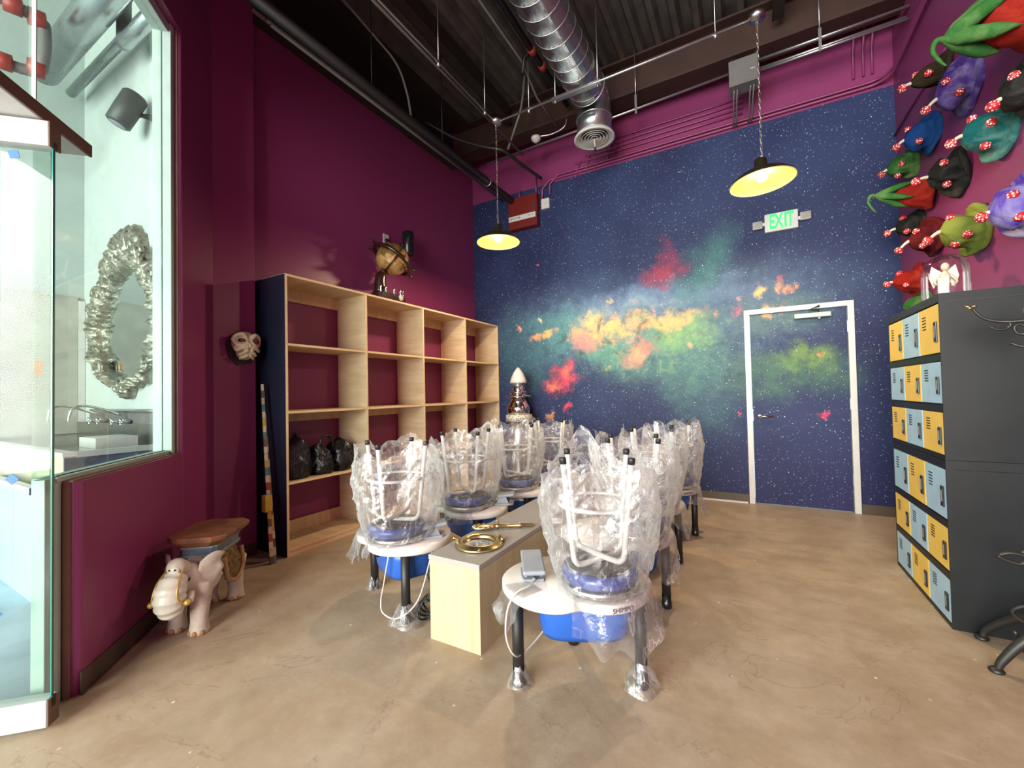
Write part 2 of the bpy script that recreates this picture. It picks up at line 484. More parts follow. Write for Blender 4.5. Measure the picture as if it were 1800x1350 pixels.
MBLUE = M('blue masking tape', (0.03, 0.13, 0.36), 0.6)
ORANGET = M('orange tape', (0.72, 0.22, 0.03), 0.6)
GREENEXIT = mat_emit('lit exit letters', (0.02, 0.85, 0.10), 1.3)
BULB = mat_emit('warm bulb', (1.0, 0.74, 0.38), 62)
SHADE_OUT = M('dark bronze shade', (0.030, 0.024, 0.012), 0.25, 0.4)
SHADE_IN = M('cream enamel shade lining', (0.84, 0.62, 0.27), 0.45)
MUSH = mat_spots('spotted red toadstool cap', (0.42, 0.015, 0.02), (0.85, 0.78, 0.72), 75.0, 0.38)
STALK = M('toadstool stalk', (0.72, 0.60, 0.46), 0.7)
GLOBEM = None
BOARD_DARK = M('black paint', (0.02, 0.02, 0.02), 0.5)
INK = M('black print', (0.02, 0.02, 0.02), 0.6)
REDINK = M('red print', (0.5, 0.03, 0.03), 0.6)
SEED = M('white lens plastic', (0.36, 0.34, 0.31), 0.3, var=0.4, scale=60)
STONE = M('gnarled root', (0.30, 0.24, 0.17), 0.8, var=0.5, scale=12, bump=0.6, bscale=30)


# ------------------------------------------------------------------ mesh builder
class MB:
    def __init__(s):
        s.v = []
        s.f = []
        s.mi = []
        s.sm = []
        s.cur = 0

    def add(s, vs, fs, smooth=False):
        o = len(s.v)
        s.v += [tuple(x) for x in vs]
        s.f += [tuple(o + i for i in f) for f in fs]
        s.mi += [s.cur] * len(fs)
        s.sm += [smooth] * len(fs)
        return s

    def box(s, x0, y0, z0, x1, y1, z1, bev=0.0, m=None):
        if bev <= 0:
            vs = [(x, y, z) for x in (x0, x1) for y in (y0, y1) for z in (z0, z1)]
            fs = [(0, 1, 3, 2), (4, 6, 7, 5), (0, 4, 5, 1), (2, 3, 7, 6), (0, 2, 6, 4), (1, 5, 7, 3)]
        else:
            b = bmesh.new()
            bmesh.ops.create_cube(b, size=1)
            for v in b.verts:
                v.co = ((x0 + x1) / 2 + v.co.x * (x1 - x0), (y0 + y1) / 2 + v.co.y * (y1 - y0), (z0 + z1) / 2 + v.co.z * (z1 - z0))
            bmesh.ops.bevel(b, geom=list(b.edges), offset=bev, segments=2, affect='EDGES', profile=0.5)
            b.verts.index_update()
            vs = [v.co.copy() for v in b.verts]
            fs = [[v.index for v in f.verts] for f in b.faces]
            b.free()
        if m is not None:
            vs = [m @ Vector(v) for v in vs]
        return s.add(vs, fs)

    def rings(s, rings, cap=True, closed=True, smooth=True):
        n = len(rings[0])
        vs = [p for r in rings for p in r]
        fs = []
        for i in range(len(rings) - 1):
            for j in range(n if closed else n - 1):
                k = (j + 1) % n
                fs.append((i * n + j, i * n + k, (i + 1) * n + k, (i + 1) * n + j))
        if cap and closed:
            fs.append(tuple(range(n - 1, -1, -1)))
            fs.append(tuple((len(rings) - 1) * n + j for j in range(n)))
        return s.add(vs, fs, smooth)

    def tube(s, path, r, n=10, cap=True, closed_path=False):
        """sweep of circles along a path; r is a number or a list"""
        P = [Vector(p) for p in path]
        N = len(P)
        rr = r if isinstance(r, (list, tuple)) else [r] * N
        prev = None
        rings = []
        for i in range(N):
            if closed_path:
                t = (P[(i + 1) % N] - P[i - 1]).normalized()
            else:
                t = (P[min(i + 1, N - 1)] - P[max(i - 1, 0)])
                t = t.normalized() if t.length > 1e-9 else Vector((0, 0, 1))
            if prev is None:
                a = Vector((0, 0, 1)) if abs(t.z) < 0.9 else Vector((1, 0, 0))
                nx = a.cross(t).normalized()
            else:
                nx = (prev - t * prev.dot(t))
                nx = nx.normalized() if nx.length > 1e-6 else t.orthogonal().normalized()
            prev = nx
            ny = t.cross(nx)
            rings.append([P[i] + (nx * math.cos(2 * PI * k / n) + ny * math.sin(2 * PI * k / n)) * rr[i] for k in range(n)])
        if closed_path:
            rings.append(rings[0])
            return s.rings(rings, cap=False)
        return s.rings(rings, cap=cap)

    def cyl(s, p0, p1, r, n=16, r2=None):
        return s.tube([p0, p1], [r, r if r2 is None else r2], n)

    def lathe(s, prof, n=32, o=(0, 0, 0), m=None, cap=False):
        """prof: (radius, height) pairs around +z"""
        rings = []
        for r, z in prof:
            ring = [Vector((r * math.cos(2 * PI * k / n), r * math.sin(2 * PI * k / n), z)) for k in range(n)]
            if m is not None:
                ring = [m @ p for p in ring]
            rings.append([p + Vector(o) for p in ring])
        return s.rings(rings, cap=cap)

    def ell(s, c, rx, ry, rz, n=20, k=12, m=None):
        rings = []
        for i in range(k + 1):
            t = PI * i / k
            rr = max(math.sin(t), 1e-4)
            ring = [Vector((rx * rr * math.cos(2 * PI * j / n), ry * rr * math.sin(2 * PI * j / n), -rz * math.cos(t))) for j in range(n)]
            if m is not None:
                ring = [m @ p for p in ring]
            rings.append([p + Vector(c) for p in ring])
        return s.rings(rings, cap=False)

    def prism(s, poly, z0, z1, m=None, smooth_side=False):
        n = len(poly)
        a = [Vector((x, y, z0)) for x, y in poly]
        b = [Vector((x, y, z1)) for x, y in poly]
        vs = a + b
        if m is not None:
            vs = [m @ p for p in vs]
        o = len(s.v)
        s.add(vs, [(j, (j + 1) % n, n + (j + 1) % n, n + j) for j in range(n)], smooth_side)
        s.f.append(tuple(o + j for j in range(n - 1, -1, -1)))
        s.f.append(tuple(o + n + j for j in range(n)))
        s.mi += [s.cur] * 2
        s.sm += [False] * 2
        return s

    def build(s, name, mat, parent=None, loc=None, rot=None):
        me = bpy.data.meshes.new(name)
        me.from_pydata(s.v, [], s.f)
        for m in (mat if isinstance(mat, (list, tuple)) else [mat]):
            me.materials.append(m)
        me.polygons.foreach_set('material_index', s.mi)
        me.polygons.foreach_set('use_smooth', s.sm)
        b = bmesh.new()
        b.from_mesh(me)
        bmesh.ops.recalc_face_normals(b, faces=list(b.faces))
        b.to_mesh(me)
        b.free()
        me.update()
        o = bpy.data.objects.new(name, me)
        C.objects.link(o)
        if parent is not None:
            o.parent = parent
        if loc is not None:
            o.location = loc
        if rot is not None:
            o.rotation_euler = rot
        return o


def tag(o, label, cat, group=None):
    o['label'] = label
    o['category'] = cat
    if group:
        o['group'] = group
    return o


def thing(name, label, cat, loc=(0, 0, 0), rz=0.0, group=None):
    o = bpy.data.objects.new(name, None)
    o.empty_display_size = 0.05
    C.objects.link(o)
    o.location = loc
    o.rotation_euler = (0, 0, rz)
    return tag(o, label, cat, group)


def struct(o):
    o['kind'] = 'structure'
    return o


def rz(a):
    return Matrix.Rotation(a, 4, 'Z')


def text_obj(name, body, size, mat, matrix, parent=None, extrude=0.0008, align='CENTER', xscale=1.0, bold=0.0):
    cu = bpy.data.curves.new(name, 'FONT')
    cu.body = body
    cu.size = size
    cu.extrude = extrude
    cu.offset = bold
    cu.align_x = align
    cu.align_y = 'CENTER'
    tmp = bpy.data.objects.new(name + '_src', cu)
    C.objects.link(tmp)
    bpy.context.view_layer.update()
    dg = bpy.context.evaluated_depsgraph_get()
    me = bpy.data.meshes.new_from_object(tmp.evaluated_get(dg))
    C.objects.unlink(tmp)
    bpy.data.objects.remove(tmp)
    me.materials.clear()
    me.materials.append(mat)
    me.transform(Matrix.Diagonal((xscale, 1, 1, 1)))
    me.transform(matrix)
    o = bpy.data.objects.new(name, me)
    C.objects.link(o)
    if parent is not None:
        o.parent = parent
    return o


def arc(c, r, a0, a1, n, ax='xz', y=0.0):
    out = []
    for i in range(n + 1):
        a = a0 + (a1 - a0) * i / n
        p, q = c[0] + r * math.cos(a), c[1] + r * math.sin(a)
        out.append((p, y, q) if ax == 'xz' else ((p, q, y) if ax == 'xy' else (y, p, q)))
    return out


def smooth_path(pts, k=6):
    """Catmull-Rom through the points"""
    P = [Vector(p) for p in pts]
    P = [P[0] * 2 - P[1]] + P + [P[-1] * 2 - P[-2]]
    out = []
    for i in range(1, len(P) - 2):
        for j in range(k):
            t = j / k
            a, b, c, d = P[i - 1], P[i], P[i + 1], P[i + 2]
            out.append(0.5 * ((2 * b) + (c - a) * t + (2 * a - 5 * b + 4 * c - d) * t * t + (3 * b - a - 3 * c + d) * t ** 3))
    out.append(P[-2])
    return out


def lerp_list(vals, n):
    out = []
    for i in range(n):
        t = i / (n - 1) * (len(vals) - 1)
        k = min(int(t), len(vals) - 2)
        out.append(vals[k] + (vals[k + 1] - vals[k]) * (t - k))
    return out


# ------------------------------------------------------------------ the room
XL, XR, YB, YF, ZC = -3.74, 1.335, 5.48, -6.0, 5.24
XCOL = -3.64                                   # face of the wall stub beside the shelves
ZMUR = 4.29
DX0, DX1, DZ = 0.02, 0.90, 2.13                # back door opening

struct(MB().box(-9.0, -7.5, -0.08, XR + 0.3, YB + 0.3, 0).build('floor', FLOOR))

# back wall: wallpaper up to ZMUR, plum paint above; opening for the door
b = MB()
b.box(XL - 0.2, YB, 0, DX0 - 0.02, YB + 0.15, ZMUR)
b.box(DX1 + 0.02, YB, 0, XR + 0.2, YB + 0.15, ZMUR)
b.box(DX0 - 0.02, YB, DZ + 0.02, DX1 + 0.02, YB + 0.15, ZMUR)
b.cur = 1
b.box(XL - 0.2, YB, ZMUR, XR + 0.2, YB + 0.15, ZC + 0.2)
struct(b.build('wall_back', [MURAL, WALL]))
# right wall
struct(MB().box(XR, YF, 0, XR + 0.15, YB, ZC + 0.2).build('wall_right', WALL))
# left wall behind the shelves and the short stub in front of it
b = MB()
b.box(XL - 0.15, 2.03, 0, XL, YB, ZC + 0.2)
struct(b.build('wall_left', WALL))
b = MB()
b.prism([(XCOL, 1.71), (XCOL, 2.03), (XL - 0.15, 2.03), (XL - 0.15, 1.80), (-3.73, 1.80)], 0, ZC + 0.2)
struct(b.build('wall_left_stub', WALL))

# angled wall with the storefront window; s runs along it from its near end, n points into our room
T = Vector((-math.sqrt(.5), math.sqrt(.5), 0))
N = Vector((math.sqrt(.5), math.sqrt(.5), 0))
O45 = Vector((-2.60, 0.67, 0))
A45 = Matrix(((T.x, N.x, 0, O45.x), (T.y, N.y, 0, O45.y), (0, 0, 1, 0), (0, 0, 0, 1)))   # local (s, n, z)
SJ, ZS, ZW = 0.965, 0.945, 3.80
b = MB()


def bull(s0, s1, z0, z1, r=0.034):
    """wall slab with rounded outer arris at s0"""
    poly = [(s1, -0.16), (s0, -0.16), (s0, -r)] + [(s0 + r - r * math.cos(a), -r + r * math.sin(a)) for a in [PI / 2 * i / 5 for i in range(1, 6)]] + [(s1, 0.0)]
    b.prism(poly, z0, z1, A45)


bull(0.03, SJ, 0, ZS)
bull(SJ, 1.470, 0, ZC + 0.2, 0.02)
b.box(-1.6, -0.16, ZW, SJ, 0.0, ZC + 0.2, m=A45)
struct(b.build('wall_angled', WALL))
# tan reveals round the window opening
b = MB()
b.box(0.020, -0.105, 0, 0.030, -0.034, ZS + 0.006, m=A45)
b.box(0.020, -0.155, ZS, SJ, -0.020, ZS + 0.008, m=A45)
b.box(SJ - 0.008, -0.155, ZS, SJ, -0.018, ZW, m=A45)
struct(b.build('trim_1', M('brown window reveal', (0.23, 0.145, 0.10), 0.5)))

# washroom behind the window
struct(MB().box(-6.85, 1.80, 0, -3.70, 1.95, 5.6).build('wall_washroom_back', WHITEP))
struct(MB().box(-6.85, YF, 0, -6.70, 1.80, 5.6).build('wall_washroom_side', M('grey green plaster', (0.42, 0.48, 0.45), 0.7, var=0.1, scale=2)))
struct(MB().box(-6.85, YF, 5.45, -1.4, 1.95, 5.6).build('ceiling_washroom', WHITEP))
struct(MB().prism([(-2.70, 0.55), (-3.70, 1.55), (-3.70, 1.80), (-6.70, 1.80), (-6.70, YF), (-1.60, YF), (-1.60, -0.55)], 0.0, 0.003).build('floor_washroom', M('pale washroom floor', (0.40, 0.48, 0.52), 0.4, var=0.35, scale=2.5)))
# shop front behind the camera with two big openings
b = MB()
b.box(-6.85, YF - 0.15, 0, XR + 0.15, YF, 0.2)
b.box(-6.85, YF - 0.15, 4.95, XR + 0.15, YF, 5.6)
for x0, x1 in ((-6.85, -6.4), (-1.85, -1.5), (1.25, 1.48)):
    b.box(x0, YF - 0.15, 0.2, x1, YF, 4.95)
struct(b.build('wall_front', WHITEP))

# corrugated steel roof deck
b = MB()
prof = []
x = XL - 0.3
while x < XR + 0.4:
    prof += [(x, 0.0), (x + 0.035, 0.075), (x + 0.115, 0.075), (x + 0.150, 0.0)]
    x += 0.205
ring0 = [Vector((px, YF - 0.2, ZC + pz)) for px, pz in prof]
ring1 = [Vector((px, YB + 0.15, ZC + pz)) for px, pz in prof]
b.rings([ring0, ring1], cap=False, closed=False, smooth=False)
b.box(XL - 0.3, YF - 0.2, ZC + 0.09, XR + 0.4, YB + 0.15, ZC + 0.14)
struct(b.build('ceiling', DECK))

# base boards
def baseboard(name, m, s0, s1):
    bb = MB()
    bb.box(s0, 0.0, 0, s1, 0.006, 0.10, m=m)
    bb.box(s0, 0.0, 0, s1, 0.012, 0.010, m=m)
    return struct(bb.build(name, BASEB))


baseboard('baseboard_angled', A45, 0.031, 1.468)
baseboard('baseboard_stub', Matrix(((0, 1, 0, XCOL), (1, 0, 0, 1.71), (0, 0, 1, 0), (0, 0, 0, 1))), 0.0, 0.32)
baseboard('baseboard_back', Matrix(((1, 0, 0, XL), (0, -1, 0, YB), (0, 0, 1, 0), (0, 0, 0, 1))), 0.0, DX0 - 0.06 - XL)
baseboard('baseboard_corner', Matrix(((1, 0, 0, DX1 + 0.06), (0, -1, 0, YB), (0, 0, 1, 0), (0, 0, 0, 1))), 0.0, XR - DX1 - 0.06)
baseboard('baseboard_right', Matrix(((0, -1, 0, XR), (1, 0, 0, YF), (0, 0, 1, 0), (0, 0, 0, 1))), 0.0, YB - YF)
struct(MB().box(-1.6, YB - 0.026, 0, DX0 - 0.07, YB - 0.0125, 0.018).build('trim_2', WHITE))

# ---- back door, papered like the wall
d = bpy.data.objects.new('door_1', None)
C.objects.link(d)
d.location = ((DX0 + DX1) / 2, YB, 0)
d['label'] = 'flush door papered over with the galaxy print, in a white steel frame'
d['category'] = 'door'
struct(d)
cx = (DX0 + DX1) / 2
hw = (DX1 - DX0) / 2
leaf = MB().box(-hw + 0.004, 0.012, 0.012, hw - 0.004, 0.055, DZ - 0.004).build('door_leaf', MURAL, d)
for nm, q in (('frame_jamb', (-hw - 0.055, -0.022, 0, -hw, 0.10, DZ + 0.055)), ('frame_jamb', (hw, -0.022, 0, hw + 0.055, 0.10, DZ + 0.055)),
              ('frame_head', (-hw, -0.022, DZ, hw, 0.10, DZ + 0.055))):
    MB().box(*q, bev=0.004).build(nm, WHITE, d)
b = MB()
b.lathe([(0.0, 0.0), (0.028, 0.0), (0.028, 0.008), (0.024, 0.012), (0.0, 0.012)], 24, m=Matrix.Rotation(PI / 2, 4, 'X'))
b.tube([(0, -0.01, 0), (0, -0.05, 0), (0.012, -0.058, 0), (0.12, -0.056, 0)], [0.010, 0.010, 0.010, 0.008], 10)
b.build('lever_handle', CHROME, d, loc=(-hw + 0.075, 0.012, 0.985))
for z in (0.28, 1.06, 1.86):
    MB().box(hw - 0.006, -0.014, z, hw + 0.012, 0.014, z + 0.115).build('hinge', STEEL, d)
b = MB()
b.box(-0.02, -0.065, 2.035, 0.30, -0.0, 2.085, bev=0.006)
cl = b.build('door_closer', ALU, d)
MB().tube([(0.20, -0.04, 2.085), (0.20, -0.04, 2.11), (0.10, -0.09, 2.112), (0.20, -0.055, 2.15), (0.20, -0.03, 2.16)], 0.008, 8).build('closer_arm', BLKPIPE, cl)
MB().cyl((0.20, -0.045, 2.035), (0.20, -0.045, 2.015), 0.012, 12).build('closer_cap', ALU, cl)
MB().box(-hw - 0.004, -0.004, 0.93, -hw + 0.006, 0.02, 1.06).build('strike_plate', STEEL, d)

# ---- storefront window in the angled wall
w = bpy.data.objects.new('window_1', None)
C.objects.link(w)
w['label'] = 'tall aluminium framed window onto the white washroom, set in the angled plum wall'
w['category'] = 'window'
struct(w)
w.matrix_world = A45


def frame_piece(name, q, mat=ALU, par=w, bev=0.003):
    return MB().box(*q, bev=bev).build(name, mat, par)


frame_piece('window_jamb', (SJ - 0.050, -0.140, ZS + 0.008, SJ - 0.008, -0.088, ZW))
frame_piece('window_jamb_stop', (SJ - 0.048, -0.085, ZS + 0.008, SJ - 0.008, -0.036, ZW))
MB().box(SJ - 0.046, -0.089, ZS + 0.012, SJ - 0.010, -0.084, ZW).build('window_gasket', BLACK, w)
frame_piece('window_sill', (-0.02, -0.140, ZS + 0.008, SJ - 0.050, -0.050, ZS + 0.030))
MB().box(0.02, -0.080, ZS + 0.030, SJ - 0.050, -0.076, ZS + 0.034).build('window_gasket', BLACK, w)
frame_piece('window_head', (-1.5, -0.140, ZW - 0.06, SJ - 0.008, -0.050, ZW))
frame_piece('window_post', (-0.075, -0.105, 0, 0.020, -0.058, ZS + 0.030))
MB().box(0.013, -0.060, 0.0, 0.016, -0.056, ZS).build('window_gasket', BLACK, w)
MB().box(-0.085, -0.096, ZS + 0.030, SJ - 0.050, -0.086, ZW - 0.06).build('window_pane', GLASS, w)
MB().box(-1.5, -0.096, 2.51, -0.090, -0.086, ZW - 0.06).build('transom_pane', GLASS, w)
MB().box(-0.0905, -0.098, 2.51, -0.0845, -0.084, ZW - 0.06).build('pane_edge', WHITE, w)

# door canopy slab over the glass door
hd = thing('door_header', 'thin bronze edged header slab over the open glass door', 'header', (0, 0, 0))
hd.matrix_world = A45
MB().box(-1.5, -0.34, 2.455, 0.093, -0.004, 2.500).build('soffit', WHITE, hd)
MB().box(-1.5, -0.004, 2.450, 0.095, 0.006, 2.505).build('fascia', BROWNT, hd)
MB().box(0.093, -0.34, 2.455, 0.096, -0.004, 2.500).build('end_cap', ALU, hd)
MB().box(-1.5, -0.175, 2.4525, 0.093, -0.170, 2.456).build('soffit_groove', BLACK, hd)

# open glass door, at right angles to the angled wall, hinged by the low post
gd = bpy.data.objects.new('door_2', None)
C.objects.link(gd)
gd['label'] = 'frameless glass door standing open, with aluminium rails and blue tape squares'
gd['category'] = 'door'
struct(gd)
# local: d runs away from the hinge (-N), e is +T
D45 = Matrix(((-N.x, T.x, 0, -2.472), (-N.y, T.y, 0, 0.573), (0, 0, 1, 0), (0, 0, 0, 1)))
gd.matrix_world = D45
br = MB().box(0.0, -0.030, 0.018, 1.0, 0.030, 0.125, bev=0.004).build('bottom_rail', ALU, gd)
MB().box(-0.004, -0.028, 0.020, 0.0, 0.028, 0.123).build('rail_end_cap', BROWNT, br)
MB().box(-0.006, -0.008, 0.085, -0.003, 0.008, 0.130).build('end_slot', BLACK, br)
tr_ = MB().box(0.0, -0.030, 2.345, 1.0, 0.030, 2.448, bev=0.004).build('top_rail', WHITE, gd)
MB().box(-0.004, -0.030, 2.345, 0.0, 0.030, 2.448).build('rail_end_cap', BROWNT, tr_)
MB().box(-0.006, -0.008, 2.340, -0.003, 0.008, 2.372).build('end_slot', BLACK, tr_)
MB().box(0.004, -0.006, 0.120, 1.0, 0.006, 2.350).build('glass_pane', GLASS, gd)
MB().box(0.000, -0.0062, 0.120, 0.004, 0.0062, 2.350).build('pane_edge', GLASSE, gd)
MB().box(0.014, 0.020, 0.128, 0.024, 0.026, 2.345).build('edge_gasket', BLACK, gd)
for (dd, zz, rot) in ((0.175, 0.475, PI / 4), (0.125, 1.0, PI / 4), (0.125, 2.305, 0.2)):
    MB().box(-0.016, -0.002, -0.016, 0.016, 0.0, 0.016, m=Matrix.Rotation(rot, 4, 'Y')).build('tape_square', MBLUE, gd, loc=(dd, -0.0065, zz))


# ------------------------------------------------------------------ plywood shelf unit against the left wall
SX0, SX1, SY0, SY1, SH = XL + 0.01, -3.31, 2.09, 5.465, 2.33
sh = thing('bookshelf', 'large plywood shelf unit of sixteen open cubbies with a navy end panel', 'shelf', (SX1, SY0, 0))
dpt, ln, th = SX1 - SX0, SY1 - SY0, 0.019
bay = ln / 4


def sbox(name, q, mat, edge=True):
    """panel with paler sawn edge towards the room"""
    x0, y0, z0, x1, y1, z1 = q
    o = MB().box(x0, y0, z0, x1 - 0.003, y1, z1).build(name, mat, sh)
    if edge:
        MB().box(x1 - 0.003, y0, z0, x1, y1, z1).build('edge_strip', PLY_E, o)
    return o


sbox('side_panel', (-dpt, 0, 0, 0, th, SH), PLY)
MB().box(-dpt, -0.004, 0, -0.003, 0, SH - 0.004).build('end_cover', NAVY, sh)
sbox('side_panel', (-dpt, ln - th, 0, 0, ln, SH), PLY)
for i in (1, 2, 3):
    sbox('divider', (-dpt, i * bay - th / 2, 0.0, 0, i * bay + th / 2, SH - th), PLY)
sbox('top_panel', (-dpt, th, SH - th, 0, ln - th, SH), PLY_H)
for i in range(4):
    y0 = th if i == 0 else i * bay + th / 2
    y1 = ln - th if i == 3 else (i + 1) * bay - th / 2
    for z in (0.062, 0.604, 1.189, 1.752):
        sbox('shelf_board', (-dpt, y0, z - th, 0, y1, z), PLY_H)
    sbox('kick_board', (-0.03, y0, 0.0, -0.005, y1, 0.043), PLY_H)
    for z in (2.22, 1.10):
        MB().box(-dpt, y0, z - 0.02 if z > 2 else z - 0.02, -dpt + 0.019, y1, z + 0.09 if z > 2 else z + 0.069).build('back_rail', PLY_H, sh)
    MB().box(-dpt, y0, 0.062, -dpt + 0.019, y1, 0.17).build('back_rail', PLY_H, sh)

# ------------------------------------------------------------------ lockers
LX, LY0, LY1 = 0.90, 3.10, 4.05
for lev, (z0, z1, lab) in enumerate(((0.0, 0.892, 'lower black locker block with yellow and pale blue doors standing on the floor'),
                                     (0.894, 1.790, 'upper black locker block with yellow and pale blue doors, stacked under the glass dome'))):
    L = thing('locker_block', lab, 'locker', (LX, LY0, z0))
    hgt = z1 - z0
    wd = LY1 - LY0
    b = MB()
    b.box(0.020, 0, 0, XR - LX - 0.012, wd, hgt)
    b.build('body', LOCKB, L)
    MB().box(0.0, 0, hgt - 0.045, 0.020, wd, hgt).build('top_rim', LOCKB, L)
    MB().box(0.0, 0, 0, 0.020, wd, 0.022).build('bottom_rim', LOCKB, L)
    MB().box(0.03, -0.003, hgt - 0.05, XR - LX - 0.03, 0.0, hgt - 0.045).build('side_seam', BLACKG, L)
    MB().box(0.0, -0.0005, 0.022, 0.020, 0.008, hgt - 0.045).build('corner_post', LOCKB, L)
    MB().box(0.0, wd - 0.008, 0.022, 0.020, wd, hgt - 0.045).build('corner_post', LOCKB, L)
    rows = 3
    ch = (hgt - 0.067) / rows
    cw = (wd - 0.016) / 3
    for r in range(rows):
        zb = 0.022 + (rows - 1 - r) * ch
        if r:
            MB().box(0.0, 0.008, zb + ch - 0.042, 0.020, wd - 0.008, zb + ch - 0.004).build('cross_rail', LOCKB, L)
        for c in range(3):                                    # c = 0 nearest
            odd = (r + c + lev) % 2
            yb = 0.008 + c * cw
            base = MB().box(0.001, yb + 0.004, zb + 0.003, 0.020, yb + cw - 0.004, zb + ch - (0.046 if r else 0.008), bev=0.003)
            col = (LOCKY, LOCKL)[1 if odd else 0]
            if lev == 0:
                col = (LOCKL, LOCKY)[(r + c) % 2]
            else:
                col = (LOCKY, LOCKL)[(r + c) % 2]
            dr = base.build('door', col, L)
            dh = ch - (0.049 if r else 0.011)
            MB().box(-0.006, yb + 0.030, zb + dh * 0.24, 0.002, yb + 0.066, zb + dh * 0.66, bev=0.002).build('handle', BLACKG, dr)
            MB().box(-0.009, yb + 0.044, zb + dh * 0.34, -0.005, yb + 0.052, zb + dh * 0.58).build('latch', GREYBOX, dr)
            v = MB()
            for k in range(5):
                zz = zb + dh * (0.56 + 0.065 * k)
                v.box(-0.0004, yb + cw * 0.62, zz, 0.002, yb + cw * 0.80, zz + 0.006)
            v.build('vent', LOCKB, dr)['kind'] = 'stuff'

# ------------------------------------------------------------------ low bench between the two rows
BX0, BX1, BY0, BY1, BH = -1.52, -1.20, 1.754, 4.30, 0.447
bn = thing('low_bench', 'long low plywood bench with a grey laminate top between the pottery wheels', 'bench', ((BX0 + BX1) / 2, BY0, 0))
bw = (BX1 - BX0) / 2
MB().box(-bw, 0, 0, bw, 0.019, BH - 0.026).build('end_panel', PLY_B, bn)
MB().box(-bw, BY1 - BY0 - 0.019, 0, bw, BY1 - BY0, BH - 0.026).build('end_panel', PLY_B, bn)
for sgn in (-1, 1):
    x0, x1 = (-bw, -bw + 0.019) if sgn < 0 else (bw - 0.019, bw)
    MB().box(x0, 0.019, 0, x1, BY1 - BY0 - 0.019, BH - 0.026).build('side_panel', PLY_B, bn)
MB().box(-bw - 0.004, -0.006, BH - 0.026, bw + 0.004, BY1 - BY0 + 0.006, BH, bev=0.002).build('worktop', LAMG, bn)

# ------------------------------------------------------------------ pottery wheels
ZT = 0.430
WC = (0.10, -0.09)                        # wheel head centre on the table


def table_outline(k=64, grow=0.0):
    out = []
    for i in range(k):
        a = 2 * PI * i / k
        r = 1 / math.sqrt((math.cos(a) / 0.345) ** 2 + (math.sin(a) / 0.275) ** 2)
        da = (a - 1.5 * PI)
        r -= 0.040 * math.exp(-(da / 0.24) ** 2)
        r += 0.014 * math.exp(-((da - 0.75) / 0.4) ** 2) + 0.014 * math.exp(-((da + 0.75) / 0.4) ** 2)
        r += grow
        out.append((r * math.cos(a), r * math.sin(a)))
    return out


def make_wheel():
    t = thing('pottery_wheel', '', 'pottery wheel')
    b = MB()
    o0, o1 = table_outline(), table_outline(grow=-0.008)
    rings = []
    for o, z in ((o1, ZT - 0.045), (o0, ZT - 0.038), (o0, ZT - 0.007), (o1, ZT)):
        rings.append([Vector((x, y, z)) for x, y in o])
    b.rings(rings)
    b.build('tabletop', CREAM, t)
    for (x, y) in ((-0.27, -0.11), (0.27, -0.11), (0.0, 0.21)):
        l = MB().tube([(x, y, 0.012), (x, y, ZT - 0.045)], 0.026, 16).build('leg', BLACK, t)
        MB().lathe([(0.0, 0.0), (0.026, 0.0), (0.030, 0.006), (0.030, 0.035), (0.0265, 0.04), (0.0265, 0.085), (0.0, 0.085)], 16, (x, y, 0)).build('foot', BLACKG, l)
    b = MB()                                   # blue motor tub below the top
    rr = []
    for z, g in ((ZT - 0.046, 1.0), (ZT - 0.10, 0.99), (ZT - 0.19, 0.93), (ZT - 0.215, 0.88)):
        ring = []
        for i in range(40):
            a = 2 * PI * i / 40
            c, s_ = math.cos(a), math.sin(a)
            ex = 0.55
            ring.append(Vector((0.03 + 0.215 * g * math.copysign(abs(c) ** ex, c), -0.02 + 0.150 * g * math.copysign(abs(s_) ** ex, s_), z)))
        rr.append(ring)
    b.rings(rr)
    tub = b.build('motor_tub', BLUE, t)
    MB().box(-0.130, -0.182, ZT - 0.125, 0.0, -0.165, ZT - 0.055).build('control_panel', BLACKG, tub)
    MB().box(-0.105, -0.184, ZT - 0.115, -0.055, -0.181, ZT - 0.066).build('panel_label', GLZTEAL, tub)
    MB().lathe([(0.0, ZT), (0.125, ZT), (0.125, ZT + 0.010), (0.06, ZT + 0.012), (0.0, ZT + 0.012)], 32, (WC[0], WC[1], 0)).build('splash_hub', BLACK, t)
    MB().lathe([(0.0, ZT + 0.010), (0.165, ZT + 0.012), (0.170, ZT + 0.016), (0.170, ZT + 0.034), (0.166, ZT + 0.037), (0.0, ZT + 0.037)], 40, (WC[0], WC[1], 0)).build('wheel_head', STEEL, t)
    # maker's name on the rim, right hand lobe
    ol = table_outline(360)
    i = 304
    p, q = Vector(ol[i]), Vector(ol[i + 4])
    tg = (q - p).normalized()
    ang = math.atan2(tg.y, tg.x)
    m = Matrix.Translation((p.x + tg.y * 0.0035, p.y - tg.x * 0.0035, ZT - 0.0225)) @ Matrix.Rotation(ang, 4, 'Z') @ Matrix.Rotation(PI / 2, 4, 'X')
    text_obj('rim_lettering', 'SHIMPO', 0.028, INK, m, t)
    return t


